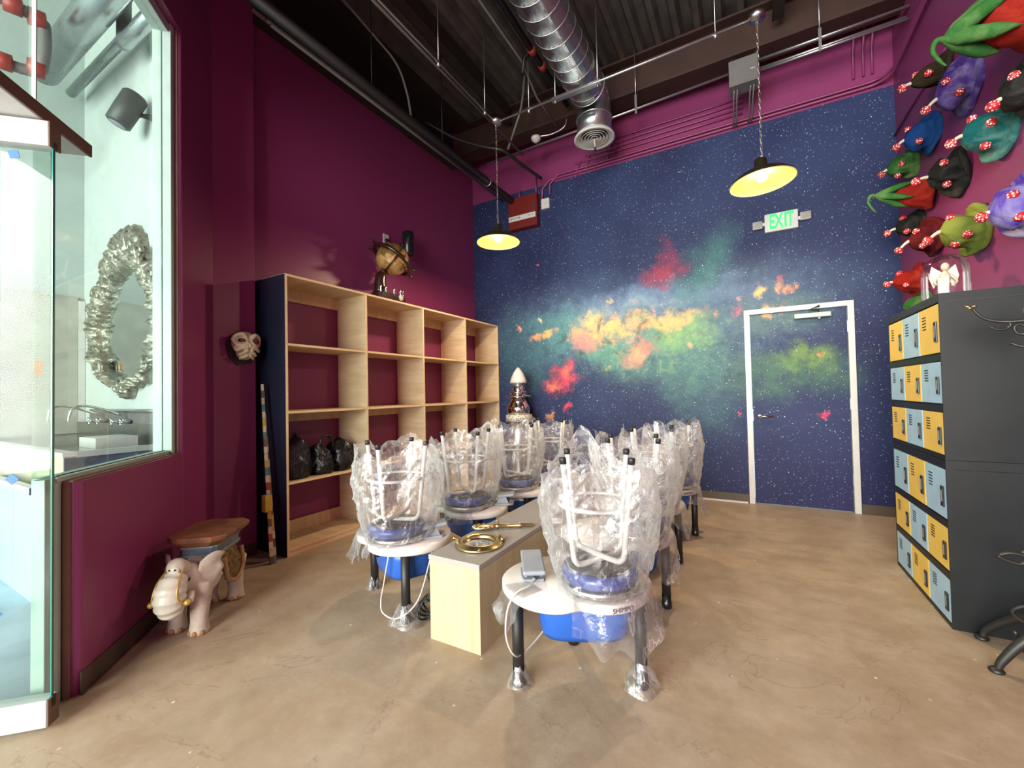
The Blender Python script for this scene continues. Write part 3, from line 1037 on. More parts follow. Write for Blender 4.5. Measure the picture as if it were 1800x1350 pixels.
def make_stool():
    """upside-down stool: origin at the seat centre, seat resting on the wheel head"""
    t = thing('stool', '', 'stool')
    MB().lathe([(0.0, 0.001), (0.135, 0.001), (0.158, 0.006), (0.168, 0.020), (0.168, 0.042), (0.160, 0.056), (0.150, 0.060), (0.0, 0.060)], 40).build('seat', BLUESEAT, t)
    MB().lathe([(0.0, 0.060), (0.140, 0.060), (0.140, 0.068), (0.0, 0.068)], 36).build('seat_plate', BLACK, t)
    zt = 0.553
    for k in range(2):
        h = MB()
        dz = 0.020 * k
        pts = [(0.200, 0, zt), (0.152, 0, 0.150 + dz), (0.146, 0, 0.115 + dz), (0.125, 0, 0.090 + dz), (0.09, 0, 0.083 + dz), (0.0, 0, 0.081 + dz)]
        pts = pts + [(-x, y, z) for x, y, z in pts[-2::-1]]
        pth = [pts[0]] + smooth_path(pts[1:-1], 4) + [pts[-1]]
        h.tube(pth, 0.0125, 12)
        hp = h.build('leg_hoop', WHITE, t)
        hp.rotation_euler = (0, 0, k * PI / 2)
        for sx in (-1, 1):
            cap = MB().tube([(sx * 0.1975, 0, zt - 0.024), (sx * 0.2003, 0, zt + 0.001), (sx * 0.2003, 0, zt + 0.003)], [0.0150, 0.0150, 0.0130], 14).build('leg_cap', BLACK, hp)
    ring = [(0.172 * math.cos(a), 0.172 * math.sin(a), 0.335) for a in [2 * PI * i / 40 for i in range(40)]]
    MB().tube(ring, 0.0085, 10, closed_path=True).build('foot_ring', WHITE, t)
    return t


def copy_tree(o, parent=None):
    c = o.copy()
    C.objects.link(c)
    if parent is not None:
        c.parent = parent
    for ch in list(o.children):
        copy_tree(ch, c)
    return c


def crinkle(p, seed, amp):
    q = Vector(p) * 9 + Vector((seed * 7.3, seed * 3.1, seed * 1.7))
    a = 1 - abs(mn.noise(q)) * 2.2
    bq = 1 - abs(mn.noise(q * 2.3 + Vector((5, 1, 8)))) * 2.2
    return amp * (a * 0.7 + bq * 0.4)


def make_bag(seed, label, loc, rzv, squash=1.0):
    """crinkled clear bag pulled up round an upturned stool"""
    rg = random.Random(seed)
    b = MB()
    nt, nz = 54, 24
    prof = [(0.00, 0.186), (0.05, 0.196), (0.16, 0.205), (0.32, 0.222), (0.50, 0.238), (0.72, 0.252), (0.90, 0.242), (1.0, 0.226)]
    ph = [rg.uniform(0, 6.28) for _ in range(6)]
    peak = rg.uniform(0, 6.28)
    rings = []
    for i in range(nz + 1):
        u = i / nz
        for j in range(len(prof) - 1):
            if prof[j][0] <= u <= prof[j + 1][0]:
                k = (u - prof[j][0]) / (prof[j + 1][0] - prof[j][0])
                r0_ = prof[j][1] + (prof[j + 1][1] - prof[j][1]) * k
                break
        ring = []
        for j in range(nt):
            a = 2 * PI * j / nt
            # the pull of the four legs squares the plan, folds hang between them
            sq = 0.018 * math.cos(4 * (a)) * (0.3 + u)
            fold = 0.014 * math.sin(3 * a + ph[0] + 2 * u) + 0.010 * math.sin(7 * a + ph[1] - 3 * u) * u
            r = r0_ + sq + fold
            top = 0.500 + 0.030 * math.sin(2 * a + ph[2]) + 0.028 * math.sin(5 * a + ph[3]) + 0.016 * math.sin(11 * a + ph[4])
            top += 0.085 * math.exp(-(((a - peak + PI) % (2 * PI) - PI) / 0.45) ** 2)
            z = -0.020 + u * (top + 0.020)
            d = crinkle((r * math.cos(a), r * math.sin(a), z), seed, 0.020 + 0.012 * u)
            r += d
            z += crinkle((r * math.sin(a), z, r * math.cos(a)), seed + 3, 0.012) * u
            a += 0.045 * mn.noise(Vector((i * 1.7, j * 2.3, seed)))
            ring.append(Vector((r * math.cos(a) * squash, r * math.sin(a), z + 0.012 * mn.noise(Vector((j * 1.3, i * 2.9, seed + 2))))))
        rings.append(ring)
    b.rings(rings, cap=False)
    # gathered underside
    b.rings([[Vector((p.x * k, p.y * k, p.z + 0.002 * (1 - k))) for p in rings[0]] for k in (1.0, 0.955, 0.93)], cap=False)
    b.sm = [False] * len(b.sm)
    o = b.build('plastic_bag', FILM)
    o.location = loc
    o.rotation_euler = (0, 0, rzv)
    return tag(o, label, 'plastic bag', 'bags over the upturned stools')


def make_sheet(seed, label, loc, rzv, spans):
    """film lying over part of the table rim and hanging off it; spans: (a0, a1, longest drop)"""
    o = None
    b = MB()
    ol = table_outline(360)
    for (a0, a1, drop) in spans:
        n = int(abs(a1 - a0) / 3) + 2
        rings = []
        for i in range(n):
            t = i / (n - 1)
            a = a0 + (a1 - a0) * t
            x, y = ol[int(round(a)) % 360]
            e = Vector((x, y, 0)).normalized()
            tri = 1 - abs(2 * t - 1) ** 1.4
            L = 0.03 + drop * (0.30 + 0.70 * tri) * (0.75 + 0.35 * mn.noise(Vector((t * 4, seed, 0))) + 0.15 * math.sin(t * 17 + seed))
            row = [Vector((x, y, 0)) * 0.66 + Vector((0, 0, ZT + 0.003 + abs(mn.noise(Vector((x * 9, y * 9, seed)))) * 0.010)),
                   Vector((x, y, 0)) * 0.85 + Vector((0, 0, ZT + 0.003 + abs(mn.noise(Vector((x * 14, y * 14, seed)))) * 0.012)),
                   Vector((x, y, 0)) + Vector((0, 0, ZT + 0.004)), Vector((x, y, ZT - 0.010)) + e * 0.008]
            for k in range(1, 9):
                u = k / 8
                out = 0.012 + 0.05 * u * (0.5 + mn.noise(Vector((a * 0.05, u * 1.5, seed)))) + 0.016 * math.sin(a * 0.28 + seed) * u
                row.append(Vector((x, y, ZT - 0.012 - L * u)) + e * max(out, 0.006))
            rings.append(row)
        b.rings(rings, cap=False, closed=False)
    o = b.build('plastic_sheet', FILM2)
    o.location = loc
    o.rotation_euler = (0, 0, rzv)
    return tag(o, label, 'plastic sheet', 'film over the wheel tables')


TH_R, TH_L = math.radians(26), math.radians(-24)
wheels = [  # (stool x, stool y, table heading, words)
    (-0.61, 1.84, TH_R, 'nearest in the right hand row', ''),
    (-0.63, 2.60, TH_R, 'second in the right hand row', ''),
    (-0.66, 3.33, TH_R, 'third in the right hand row', ''),
    (-0.62, 4.02, TH_R, 'farthest in the right hand row', ''),
    (-1.90, 1.90, TH_L, 'nearest in the left hand row', ''),
    (-1.92, 2.66, TH_L, 'second in the left hand row', ''),
    (-1.88, 3.38, TH_L, 'third in the left hand row', ''),
    (-1.84, 4.05, TH_L, 'farthest in the left hand row', ''),
]
w0, s0 = make_wheel(), make_stool()
w_all = [w0] + [copy_tree(w0) for _ in range(7)]
ZH = ZT + 0.0375
stool_rot = [1.107, 1.01, 0.95, 0.9, 0.26, 1.065, 1.29, 1.1]
sheet_spans = [
    [(196, 222, 0.16), (262, 350, 0.27)],
    [(300, 385, 0.32)],
    [(305, 380, 0.24)],
    [(300, 385, 0.26)],
    [(165, 262, 0.24), (268, 300, 0.05)],
    [(250, 330, 0.06)],
    [(250, 330, 0.05)],
    [(250, 320, 0.05)],
]
for i, (x, y, th_, words, _) in enumerate(wheels):
    c, s_ = math.cos(th_), math.sin(th_)
    tx, ty = x - (WC[0] * c - WC[1] * s_), y - (WC[0] * s_ + WC[1] * c)
    tw = w_all[i]
    st = s0 if i == 0 else copy_tree(s0)
    tw.location = (tx, ty, 0)
    tw.rotation_euler = (0, 0, th_)
    tag(tw, 'white topped pottery wheel on black legs, ' + words, 'pottery wheel', 'pottery wheels')
    st.location = (x, y, ZH)
    st.rotation_euler = (0, 0, stool_rot[i])
    tag(st, 'upturned white stool with blue seat on the pottery wheel, ' + words, 'stool', 'upturned stools')
    for ch in list(tw.children):                       # the name shows on the right hand row, the panel on the left
        if (i < 4 and ch.name.startswith('motor_tub')):
            for g in list(ch.children):
                bpy.data.objects.remove(g)
        if i >= 4 and ch.name.startswith('rim_lettering'):
            bpy.data.objects.remove(ch)
    make_bag(11 + i * 5, 'crinkled clear plastic bag round the stool, ' + words, (x, y, ZH), stool_rot[i])
    make_sheet(3 + i * 2, 'thin clear film hanging off the wheel table, ' + words, (tx, ty, 0), th_, sheet_spans[i])


# ------------------------------------------------------------------ foot pedals left on the tables
def pedal(loc, a, label, cord):
    t = thing('foot_pedal', label, 'pedal', loc, a, 'grey foot pedals')
    b = MB()
    b.prism([(-0.045, -0.075), (0.045, -0.075), (0.055, -0.03), (0.055, 0.06), (0.035, 0.085), (-0.035, 0.085), (-0.055, 0.06), (-0.055, -0.03)], 0.0, 0.014)
    b.build('base_plate', GREYP, t)
    for sx in (-1, 1):
        MB().prism([(-0.05, 0.014), (0.05, 0.014), (0.03, 0.060), (-0.02, 0.060)], -0.006, 0.006,
                   Matrix.Translation((sx * 0.036, 0, 0)) @ Matrix(((0, 0, 1, 0), (1, 0, 0, 0), (0, 1, 0, 0), (0, 0, 0, 1)))).build('cheek', GREYP, t)
    m = Matrix.Translation((0, -0.01, 0.066)) @ Matrix.Rotation(math.radians(7), 4, 'X')
    MB().box(-0.052, -0.105, -0.010, 0.052, 0.105, 0.012, bev=0.008, m=m).build('treadle', GREYP, t)
    MB().cyl((0, -0.075, 0.022), (0, -0.105, 0.020), 0.009, 10, 0.006).build('strain_relief', GREYP, t)
    if cord:
        MB().tube(smooth_path(cord, 6), 0.0042, 8).build('cord', CORDW, t)
    return t


pedal((-0.925, 1.80, ZT + 0.001), 0.55, 'grey foot pedal with ivory cord on the nearest right hand wheel table',
      [(0, -0.105, 0.020), (-0.03, -0.15, 0.018), (-0.085, -0.185, 0.008), (-0.125, -0.205, -0.05), (-0.135, -0.21, -0.16), (-0.105, -0.19, -0.25), (-0.06, -0.12, -0.29), (0.05, -0.02, -0.24), (0.13, 0.03, -0.10)])
pedal((-1.735, 2.02, ZT + 0.001), -0.75, 'grey foot pedal with ivory cord on the nearest left hand wheel table',
      [(0, -0.105, 0.020), (0.01, -0.15, 0.016), (0.055, -0.235, -0.005), (0.075, -0.262, -0.10), (0.025, -0.285, -0.25), (0.005, -0.30, -0.34), (0.05, -0.29, -0.395), (0.15, -0.21, -0.39), (0.17, -0.10, -0.30), (0.08, -0.02, -0.12), (0.04, 0.0, -0.05)])
pedal((-1.72, 2.86, ZT + 0.001), -1.15, 'grey foot pedal on the second wheel table left of the bench', None)
pedal((-1.69, 3.62, ZT + 0.001), -1.0, 'grey foot pedal on the third wheel table left of the bench', None)


# ------------------------------------------------------------------ overhead: beams, pipes, duct, lamps
def one(name, b, mat, label, cat, group=None):
    return tag(b.build(name, mat), label, cat, group)


b = MB()                                     # I-beam along the back wall
b.box(XL, 4.95, 4.79, XR, 5.21, 4.815).box(XL, 5.072, 4.815, XR, 5.088, 5.21).box(XL, 4.95, 5.21, XR, 5.21, 5.236)
one('steel_beam', b, RUST, 'red oxide steel roof beam running across above the mural', 'beam')
b = MB()
b.box(XL, 2.04, 4.62, XL + 0.30, 4.94, 4.64).box(XL, 2.04, 4.64, XL + 0.03, 4.94, 5.236).box(XL, 2.04, 5.21, XL + 0.30, 4.94, 5.236)
one('edge_beam', b, DARKBEAM, 'dark brown edge beam along the top of the plum left wall', 'beam')
for k, (x, lab) in enumerate(((-2.75, 'dark steel roof purlin nearest the left wall'), (0.35, 'dark steel roof purlin beside the right hand lamp'))):
    b = MB().box(x - 0.05, 1.3, 4.98, x + 0.05, 4.94, 4.995).box(x - 0.006, 1.3, 4.995, x + 0.006, 4.94, 5.235)
    one('roof_purlin', b, DARKBEAM, lab, 'beam')


def pipe(name, path, r, mat, label, cat='conduit', group=None, n=10, k=0):
    return one(name, MB().tube(smooth_path(path, k) if k else path, r, n), mat, label, cat, group)


sp = thing('sprinkler_pipe', 'fat black sprinkler pipe running beside the left wall to the mural', 'pipe', (-2.97, 5.43, 4.13))
MB().tube([(0, -4.1, 0), (0, 0, 0)], 0.048, 20).build('pipe', BLKPIPE, sp)
MB().tube([(0, -0.035, 0), (0, 0.004, 0), (0, 0.010, 0)], [0.056, 0.056, 0.044], 20).build('end_cap', BLACK, sp)
MB().tube([(0.054 * math.cos(a), -0.72, 0.054 * math.sin(a)) for a in [2 * PI * i / 24 for i in range(24)]], 0.006, 6, closed_path=True).build('hanger_ring', GALV, sp)
for yy in (-1.67, -2.7):
    MB().cyl((0, yy, 0.05), (0, yy, 1.10), 0.005, 8).build('hanger_rod', BLKPIPE, sp)
for i, (x, z, r) in enumerate(((-3.16, 4.20, 0.014), (-3.22, 4.27, 0.014), (-3.42, 4.45, 0.018))):
    pipe('conduit', [(x, 1.9, z), (x, 5.40, z)], r, GREYBOX, ['thin dark conduit just left of the black sprinkler pipe', 'thin dark conduit, second from the black sprinkler pipe', 'dark conduit tight under the edge beam'][i])
pipe('conduit', [(-2.40, 0.8, 4.345), (-2.40, 3.955, 4.345)], 0.011, GALV, 'silver conduit running back to the left lamp canopy')
pipe('conduit', [(-2.53, 0.95, 4.46), (-2.53, 4.9, 4.46)], 0.013, GREYBOX, 'dark conduit beside the silver conduit to the left lamp')
pipe('conduit', [(-2.355, 4.0, 4.345), (0.085, 4.0, 4.365)], 0.0115, GALV, 'silver conduit running across between the two lamp canopies')
pipe('conduit', [(-2.05, 0.5, 4.90), (-2.05, 4.0, 4.90), (-2.05, 4.35, 4.72), (-2.05, 4.92, 4.70)], 0.012, GREYBOX, 'dark conduit left of the red-coupled pipe')
for i, (x, y, z) in enumerate(((-2.40, 3.0, 4.345), (-2.40, 3.78, 4.345), (-1.98, 4.0, 4.345), (-0.17, 4.0, 4.362))):
    b = MB().cyl((x, y, z - 0.03), (x, y, 5.24), 0.0045, 8)
    b.cyl((x, y, z - 0.035), (x, y, z + 0.018), 0.014, 10)
    one('hanger_rod', b, GALV, ['thin threaded hanger rod far from the left lamp', 'thin threaded hanger rod just before the left lamp canopy', 'thin threaded hanger rod between left lamp and duct', 'thin threaded hanger rod left of the right hand lamp'][i], 'rod', 'hanger rods')
pb = thing('branch_pipe', 'black pipe with red couplings left of the spiral duct', 'pipe', (-1.90, 0, 4.92))
MB().tube([(0, 0.4, 0), (0, 4.93, 0)], 0.030, 14).build('pipe', BLKPIPE, pb)
for yy in (3.95, 4.20):
    MB().tube([(0, yy - 0.035, 0), (0, yy - 0.03, 0), (0, yy + 0.03, 0), (0, yy + 0.035, 0)], [0.032, 0.043, 0.043, 0.032], 14).build('coupling', REDP, pb)
MB().tube([(0, 3.95, 0), (-0.10, 3.95, -0.04), (-0.12, 3.95, -0.20)], 0.020, 10).build('drop', BLKPIPE, pb)

# spiral duct with end diffuser
du = thing('spiral_duct', 'round galvanised spiral duct ending in a white ceiling diffuser', 'duct', (-1.48, 4.66, 4.68))
RD = 0.195
pth = [(0, -4.6, 0)] + [(0, -0.14 + 0.0 * i, 0) for i in range(1)] + [(0, -0.14 + 0.16 * math.sin(a), -0.16 + 0.16 * math.cos(a)) for a in [PI / 2 * i / 6 for i in range(1, 7)]] + [(0, 0.02, -0.40)]
MB().tube(pth, RD, 36).build('duct_tube', DUCT, du)
seam = MB()
turns = []
k = 0
y = -4.2
while y < -0.25:
    a = k * 2 * PI / 24
    turns.append((RD * 1.012 * math.cos(a), y, RD * 1.012 * math.sin(a)))
    y += 0.165 / 24
    k += 1
seam.tube(turns, 0.0045, 5)
seam.build('spiral_seam', GALV, du)
for (yy, zz, horizontal) in ((-0.2, 0, 1), (0.02, -0.24, 0)):
    ring = [((RD + 0.004) * math.cos(a), (RD + 0.004) * math.sin(a)) for a in [2 * PI * i / 36 for i in range(36)]]
    pts = [(p, yy, q + zz) for p, q in ring] if horizontal else [(p, yy + q, zz) for p, q in ring]
    MB().tube(pts, 0.008, 8, closed_path=True).build('joint_band', GALV, du)
df = thing('ceiling_diffuser', 'round white ringed air diffuser at the end of the duct', 'vent', (-1.48, 4.68, 4.215))
MB().lathe([(0.150, 0.065), (0.195, 0.062), (0.232, 0.012), (0.232, 0.0), (0.205, 0.0), (0.150, 0.040)], 40).build('outer_ring', WHITE, df)
for r in (0.040, 0.075, 0.110, 0.145, 0.180):
    MB().lathe([(r - 0.014, 0.028), (r + 0.008, 0.004), (r + 0.010, 0.006), (r - 0.010, 0.032)], 32).build('louvre_ring', WHITE, df)
MB().lathe([(0.0, 0.04), (0.20, 0.04)], 24).build('throat', BLACK, df)
MB().cyl((0, 0, 0.02), (0.0, 0.02, -0.085), 0.006, 8).build('damper_rod', WHITE, df)
MB().cyl((0, 0.02, -0.085), (0, 0.02, -0.115), 0.014, 10).build('damper_knob', BLACK, df)
st = thing('duct_strut', 'silver slotted strut trapeze hung under the spiral duct', 'strut', (-1.50, 4.15, 4.455))
MB().box(-0.27, -0.02, -0.02, 0.27, 0.02, 0.02).build('channel', GALV, st)
for sx in (-0.235, 0.235):
    MB().cyl((sx, 0, -0.04), (sx, 0, 0.785), 0.006, 8).build('threaded_rod', GALV, st)
    MB().lathe([(0.0, -0.035), (0.015, -0.035), (0.015, -0.022), (0.0, -0.022)], 6, (sx, 0, 0)).build('nut', GALV, st)

# smoke detector on its own conduit
sd = thing('smoke_detector', 'small white smoke detector left of the round diffuser', 'smoke detector', (-2.33, 4.90, 4.56))
MB().lathe([(0.0, 0.0), (0.025, 0.002), (0.035, 0.016), (0.050, 0.022), (0.062, 0.045), (0.066, 0.066), (0.055, 0.075), (0.0, 0.078)], 28).build('detector_head', WHITE, sd)
MB().tube(smooth_path([(0, 0.0, 0.076), (0.0, 0.05, 0.105), (0.18, 0.10, 0.108), (0.36, 0.10, 0.150), (0.40, 0.10, 0.30)], 4), 0.009, 8).build('feed_conduit', GALV, sd)

# silver conduits towards the grey junction box and beyond it
for i, (dy, z0) in enumerate(((0.0, 4.690), (0.055, 4.725))):
    pipe('conduit', [(-3.10, 4.92 + dy, z0 - 0.18), (-0.10, 4.92 + dy, z0 - 0.10)], 0.013, GALV, ['front silver conduit of the pair left of the junction box', 'rear silver conduit of the pair left of the junction box'][i])
jb = thing('junction_box', 'grey metal junction box hung above the right hand lamp chain', 'junction box', (0.04, 4.96, 4.425))
MB().box(-0.135, -0.08, 0, 0.135, 0.10, 0.265, bev=0.004).build('box_body', GREYBOX, jb)
MB().box(-0.128, -0.084, 0.008, 0.128, -0.08, 0.257).build('cover_plate', GREYBOX, jb)
MB().box(0.06, -0.087, 0.115, 0.098, -0.084, 0.122, m=None).build('cover_sticker', WHITE, jb)
for sx in (-0.11, 0.11):
    MB().cyl((sx, 0.05, 0.26), (sx, 0.05, 0.37), 0.005, 8).build('hanger_rod', GALV, jb)
for sx in (-0.09, -0.06, 0.06, 0.09):
    MB().tube(smooth_path([(sx, 0.0, 0.0), (sx - 0.01, 0.08, -0.07), (sx - 0.02, 0.35, -0.14), (sx - 0.03, 0.49, -0.10)], 4), 0.008, 8).build('flexible_lead', GREYBOX, jb)
for i, z in enumerate((4.545, 4.600, 4.640, 4.675)):
    y = 4.96 + (0.0, 0.05, -0.03, 0.03)[i]
    pipe('conduit', [(0.175, y, z), (1.325, y, z + 0.01)], 0.012, GALV, ['lowest', 'second lowest', 'second highest', 'highest'][i] + ' silver conduit right of the junction box', 'conduit', 'conduits right of the junction box')
for i, x in enumerate((-1.05, 0.68)):
    b = MB().box(x - 0.012, 4.90, 4.50, x + 0.012, 4.915, 4.72).cyl((x, 4.91, 4.72), (x, 4.91, 5.24), 0.005, 8)
    one('conduit_hanger', b, GALV, ['zinc hanger strap carrying the conduit pair', 'zinc hanger strap carrying the conduits near the right wall'][i], 'hanger')

# plum painted conduits along the wall head
for i, (z, r, x0) in enumerate(((4.325, 0.015, -2.42), (4.365, 0.013, -2.30))):
    pth = [(x0 - 0.10, 5.455, z - 0.28 + 0.03 * i), (x0 - 0.09, 5.455, z - 0.10), (x0 + 0.02, 5.455, z)] + [(x0 + 0.15, 5.455, z), (1.12, 5.455, z)]
    pth += [(1.12 + 0.18 * math.sin(a), 5.455 - 0.18 + 0.18 * math.cos(a), z) for a in [PI / 2 * j / 6 for j in range(1, 7)]]
    pth += [(1.30, 4.0, z + 0.01), (1.30, 0.5, z + 0.01)]
    pipe('painted_conduit', pth, r, WALL, ['lower plum painted conduit following the top edge of the mural', 'upper plum painted conduit following the top edge of the mural'][i], 'conduit')
for i, z in enumerate((4.45, 4.51, 4.57, 4.63)):
    x0 = (-1.95, -1.80, -1.5, -1.4)[i]
    pipe('painted_conduit', smooth_path([(x0 - 0.06, 5.46, z - 0.20), (x0, 5.46, z - 0.02), (x0 + 0.10, 5.46, z), (0.02, 5.46, z)], 4), 0.011, WALL,
         ['lowest', 'second', 'third', 'topmost'][i] + ' plum conduit of four running along the wall below the beam', 'conduit', 'plum conduits below the beam')
pipe('painted_conduit', [(1.32, 4.02, 3.75), (1.32, 5.46, 3.77)], 0.009, WALL, 'thin plum conduit along the right wall behind the felt hats', 'conduit')
for i, (x, z) in enumerate(((1.10, 4.70), (1.17, 4.72), (1.02, 4.68))):
    pipe('conduit', [(x, 5.24, 5.2), (x, 5.30, 4.95), (x, 5.45, 4.72), (x, 5.455, 4.45)], 0.011, WALL,
         ['grey drop conduit by the right hand corner, middle one', 'grey drop conduit by the right hand corner, rightmost', 'grey drop conduit by the right hand corner, leftmost'][i], 'conduit')
fl_ = [(-3.617, 4.2, 4.89), (-3.264, 4.4, 4.654), (-2.888, 4.5, 4.475), (-2.652, 4.6, 4.401), (-2.567, 4.9, 4.348), (-2.443, 5.28, 4.285)]
pipe('cable_bundle', fl_, [0.022] * 5 * 6 + [0.022], BLACK, 'black wrapped cable bundle sagging from left beam to the mural', 'cable', None, 10, 6)
pipe('cable', [(-2.30, 4.55, 5.2), (-2.33, 4.50, 4.80), (-2.45, 4.55, 4.60), (-2.60, 4.62, 4.41)], 0.014, GREYBOX, 'grey flexible cable dropping to the black cable bundle', 'cable', None, 8, 6)
pipe('cable', [(-3.30, 2.2, 5.2), (-3.12, 2.9, 4.85), (-3.06, 3.15, 4.70), (-3.02, 3.25, 4.45), (-2.99, 3.28, 4.18)], 0.012, GREYBOX, 'grey cable curving down to the black sprinkler pipe', 'cable', None, 8, 6)


# ------------------------------------------------------------------ pendant lamps
def pendant(x, y, zr, zc, tilt, label, power):
    t = thing('pendant_lamp', label, 'lamp', (x, y, zr), 0, 'dome pendant lamps')
    b = MB()
    b.lathe([(0.0, 0.055), (0.058, 0.052), (0.062, 0.040), (0.062, 0.0), (0.0, -0.002)], 24, (0, 0, zc - zr - 0.02))
    b.build('canopy', STEEL, t)
    prof_o = [(0.236, 0.0), (0.240, 0.004), (0.232, 0.020), (0.19, 0.058), (0.12, 0.088), (0.062, 0.103), (0.050, 0.115), (0.047, 0.185), (0.040, 0.198), (0.0, 0.200)]
    mt = Matrix.Rotation(tilt[0], 4, 'X') @ Matrix.Rotation(tilt[1], 4, 'Y')
    sh_ = MB().lathe(prof_o, 48, m=mt).build('shade', SHADE_OUT, t)
    MB().lathe([(0.234, 0.002), (0.227, 0.020), (0.185, 0.054), (0.115, 0.083), (0.055, 0.097), (0.040, 0.099), (0.0, 0.099)], 48, m=mt).build('shade_lining', SHADE_IN, sh_)
    MB().tube([mt @ Vector((0.238 * math.cos(a), 0.238 * math.sin(a), 0.001)) for a in [2 * PI * i / 48 for i in range(48)]], 0.0035, 6, closed_path=True).build('shade_rim', SHADE_IN, sh_)
    MB().lathe([(0.0, 0.098), (0.018, 0.096), (0.020, 0.080), (0.034, 0.062), (0.040, 0.042), (0.034, 0.022), (0.018, 0.010), (0.0, 0.007)], 20, m=mt).build('bulb', BULB, t)
    # chain and cord
    z0, z1 = 0.20, zc - zr - 0.02
    MB().tube([(0.006 * math.sin(i), 0.006 * math.cos(i), z0 + (z1 - z0) * i / 24) for i in range(25)], 0.0035, 6).build('cord', BROWNT, t)
    zz, i = z0 + 0.02, 0
    lk = MB()
    lk.tube([(0.008 * math.cos(a), 0, 0.021 * math.sin(a)) for a in [2 * PI * j / 12 for j in range(12)]], 0.0022, 5, closed_path=True)
    first = None
    while zz < z1:
        if first is None:
            o = lk.build('chain_link', STEEL, t)
            first = o
        else:
            o = first.copy()
            C.objects.link(o)
            o.parent = t
        o.location = (0, 0, zz)
        o.rotation_euler = (0, 0, 0.4 + (i % 2) * PI / 2)
        zz += 0.037
        i += 1
    MB().tube([(0.012 * math.cos(a), 0, z0 + 0.008 + 0.012 * math.sin(a)) for a in [2 * PI * j / 12 for j in range(12)]], 0.003, 6, closed_path=True).build('hook', STEEL, t)
    d_ = bpy.data.lights.new('pendant_light', 'AREA')
    d_.shape = 'DISK'
    d_.size = 0.16
    d_.energy = power
    d_.color = (1.0, 0.74, 0.46)
    lo = bpy.data.objects.new('pendant_light', d_)
    C.objects.link(lo)
    lo.parent = t
    lo.location = mt @ Vector((0, 0, 0.004))
    return t


pendant(-2.396, 4.0, 2.985, 4.345, (0.0, 0.0), 'dome pendant lamp on a chain left of the duct, before the red cabinet', 36)
pendant(0.140, 4.0, 2.985, 4.365, (0.0, -0.05), 'dome pendant lamp on a chain near the exit sign', 36)

# ------------------------------------------------------------------ things fixed to the mural wall
fb = thing('fire_alarm_cabinet', 'red fire alarm power cabinet high on the mural wall behind the left lamp', 'alarm box', (-2.80, YB, 3.70))
MB().box(-0.23, -0.11, 0, 0.23, 0, 0.46, bev=0.004).build('cabinet_body', REDBOX, fb)
MB().box(-0.228, -0.116, 0.003, 0.215, -0.11, 0.457).build('cabinet_door', REDBOX, fb)
lb = MB().box(-0.226, -0.118, 0.115, 0.214, -0.116, 0.190).build('label_strip', WHITE, fb)
mtx = lambda x, z: Matrix.Translation((x, -0.1185, z)) @ Matrix.Rotation(PI / 2, 4, 'X')
text_obj('maker_lettering', 'POTTER', 0.042, INK, mtx(-0.105, 0.152), lb)
text_obj('model_lettering', 'PSN-106', 0.026, INK, mtx(0.135, 0.158), lb)
MB().tube([(-0.200 + 0.018 * math.cos(a), -0.1185, 0.152 + 0.018 * math.sin(a)) for a in [2 * PI * j / 16 for j in range(16)]], 0.003, 5, closed_path=True).build('logo_ring', REDINK, lb)
MB().box(0.155, -0.122, 0.275, 0.205, -0.116, 0.305).build('lock_plate', STEEL, fb)
MB().cyl((0.18, -0.122, 0.262), (0.18, -0.112, 0.262), 0.008, 10).build('key_lock', STEEL, fb)
for x0 in (-0.08, 0.19):
    MB().tube([(x0, -0.03, 0.46), (x0, -0.03, 0.60 if x0 < 0 else 0.74)], 0.012, 8).build('feed_conduit', WALL, fb)
wp = thing('wall_plate', 'white blank cover plate beside the red cabinet', 'wall plate', (-2.466, YB, 4.0))
MB().box(-0.062, -0.045, -0.072, 0.062, -0.004, 0.072, bev=0.004).build('plate', WHITE, wp)
MB().cyl((0, -0.047, 0), (0, -0.044, 0), 0.006, 10).build('screw', STEEL, wp)
MB().tube([(-0.10, -0.03, -0.012), (-0.062, -0.03, -0.012)], 0.008, 8).build('conduit_stub', WALL, wp)

ex = thing('exit_sign', 'white exit sign with lit green letters and two emergency lamps above the door', 'exit sign', (0.352, YB, 3.02))
MB().box(-0.155, -0.055, 0, 0.155, -0.001, 0.20, bev=0.006).build('sign_body', WHITE, ex)
for i, ch in enumerate('EXIT'):
    text_obj('letter', ch, 0.225, GREENEXIT, Matrix.Translation(((-0.085, -0.022, 0.040, 0.085)[i], -0.056, 0.10)) @ Matrix.Rotation(PI / 2, 4, 'X'), ex, 0.001, bold=0.006, xscale=(0.50, 0.50, 0.6, 0.50)[i])
for sx in (-1, 1):
    hd_ = MB().box(-0.048, -0.06, -0.042, 0.048, -0.015, 0.042, bev=0.010)
    o = hd_.build('emergency_head', WHITE, ex, loc=(sx * 0.222, 0, 0.105 + 0.008 * sx))
    MB().box(-0.040, -0.064, -0.034, 0.040, -0.059, 0.034, bev=0.004).build('lens', SEED, o)
    MB().box(sx * 0.150, -0.035, 0.085, sx * 0.180, -0.015, 0.120).build('lamp_arm', WHITE, ex)


# ------------------------------------------------------------------ felt hats on the right wall
def C3(*c):
    return lin(*c)


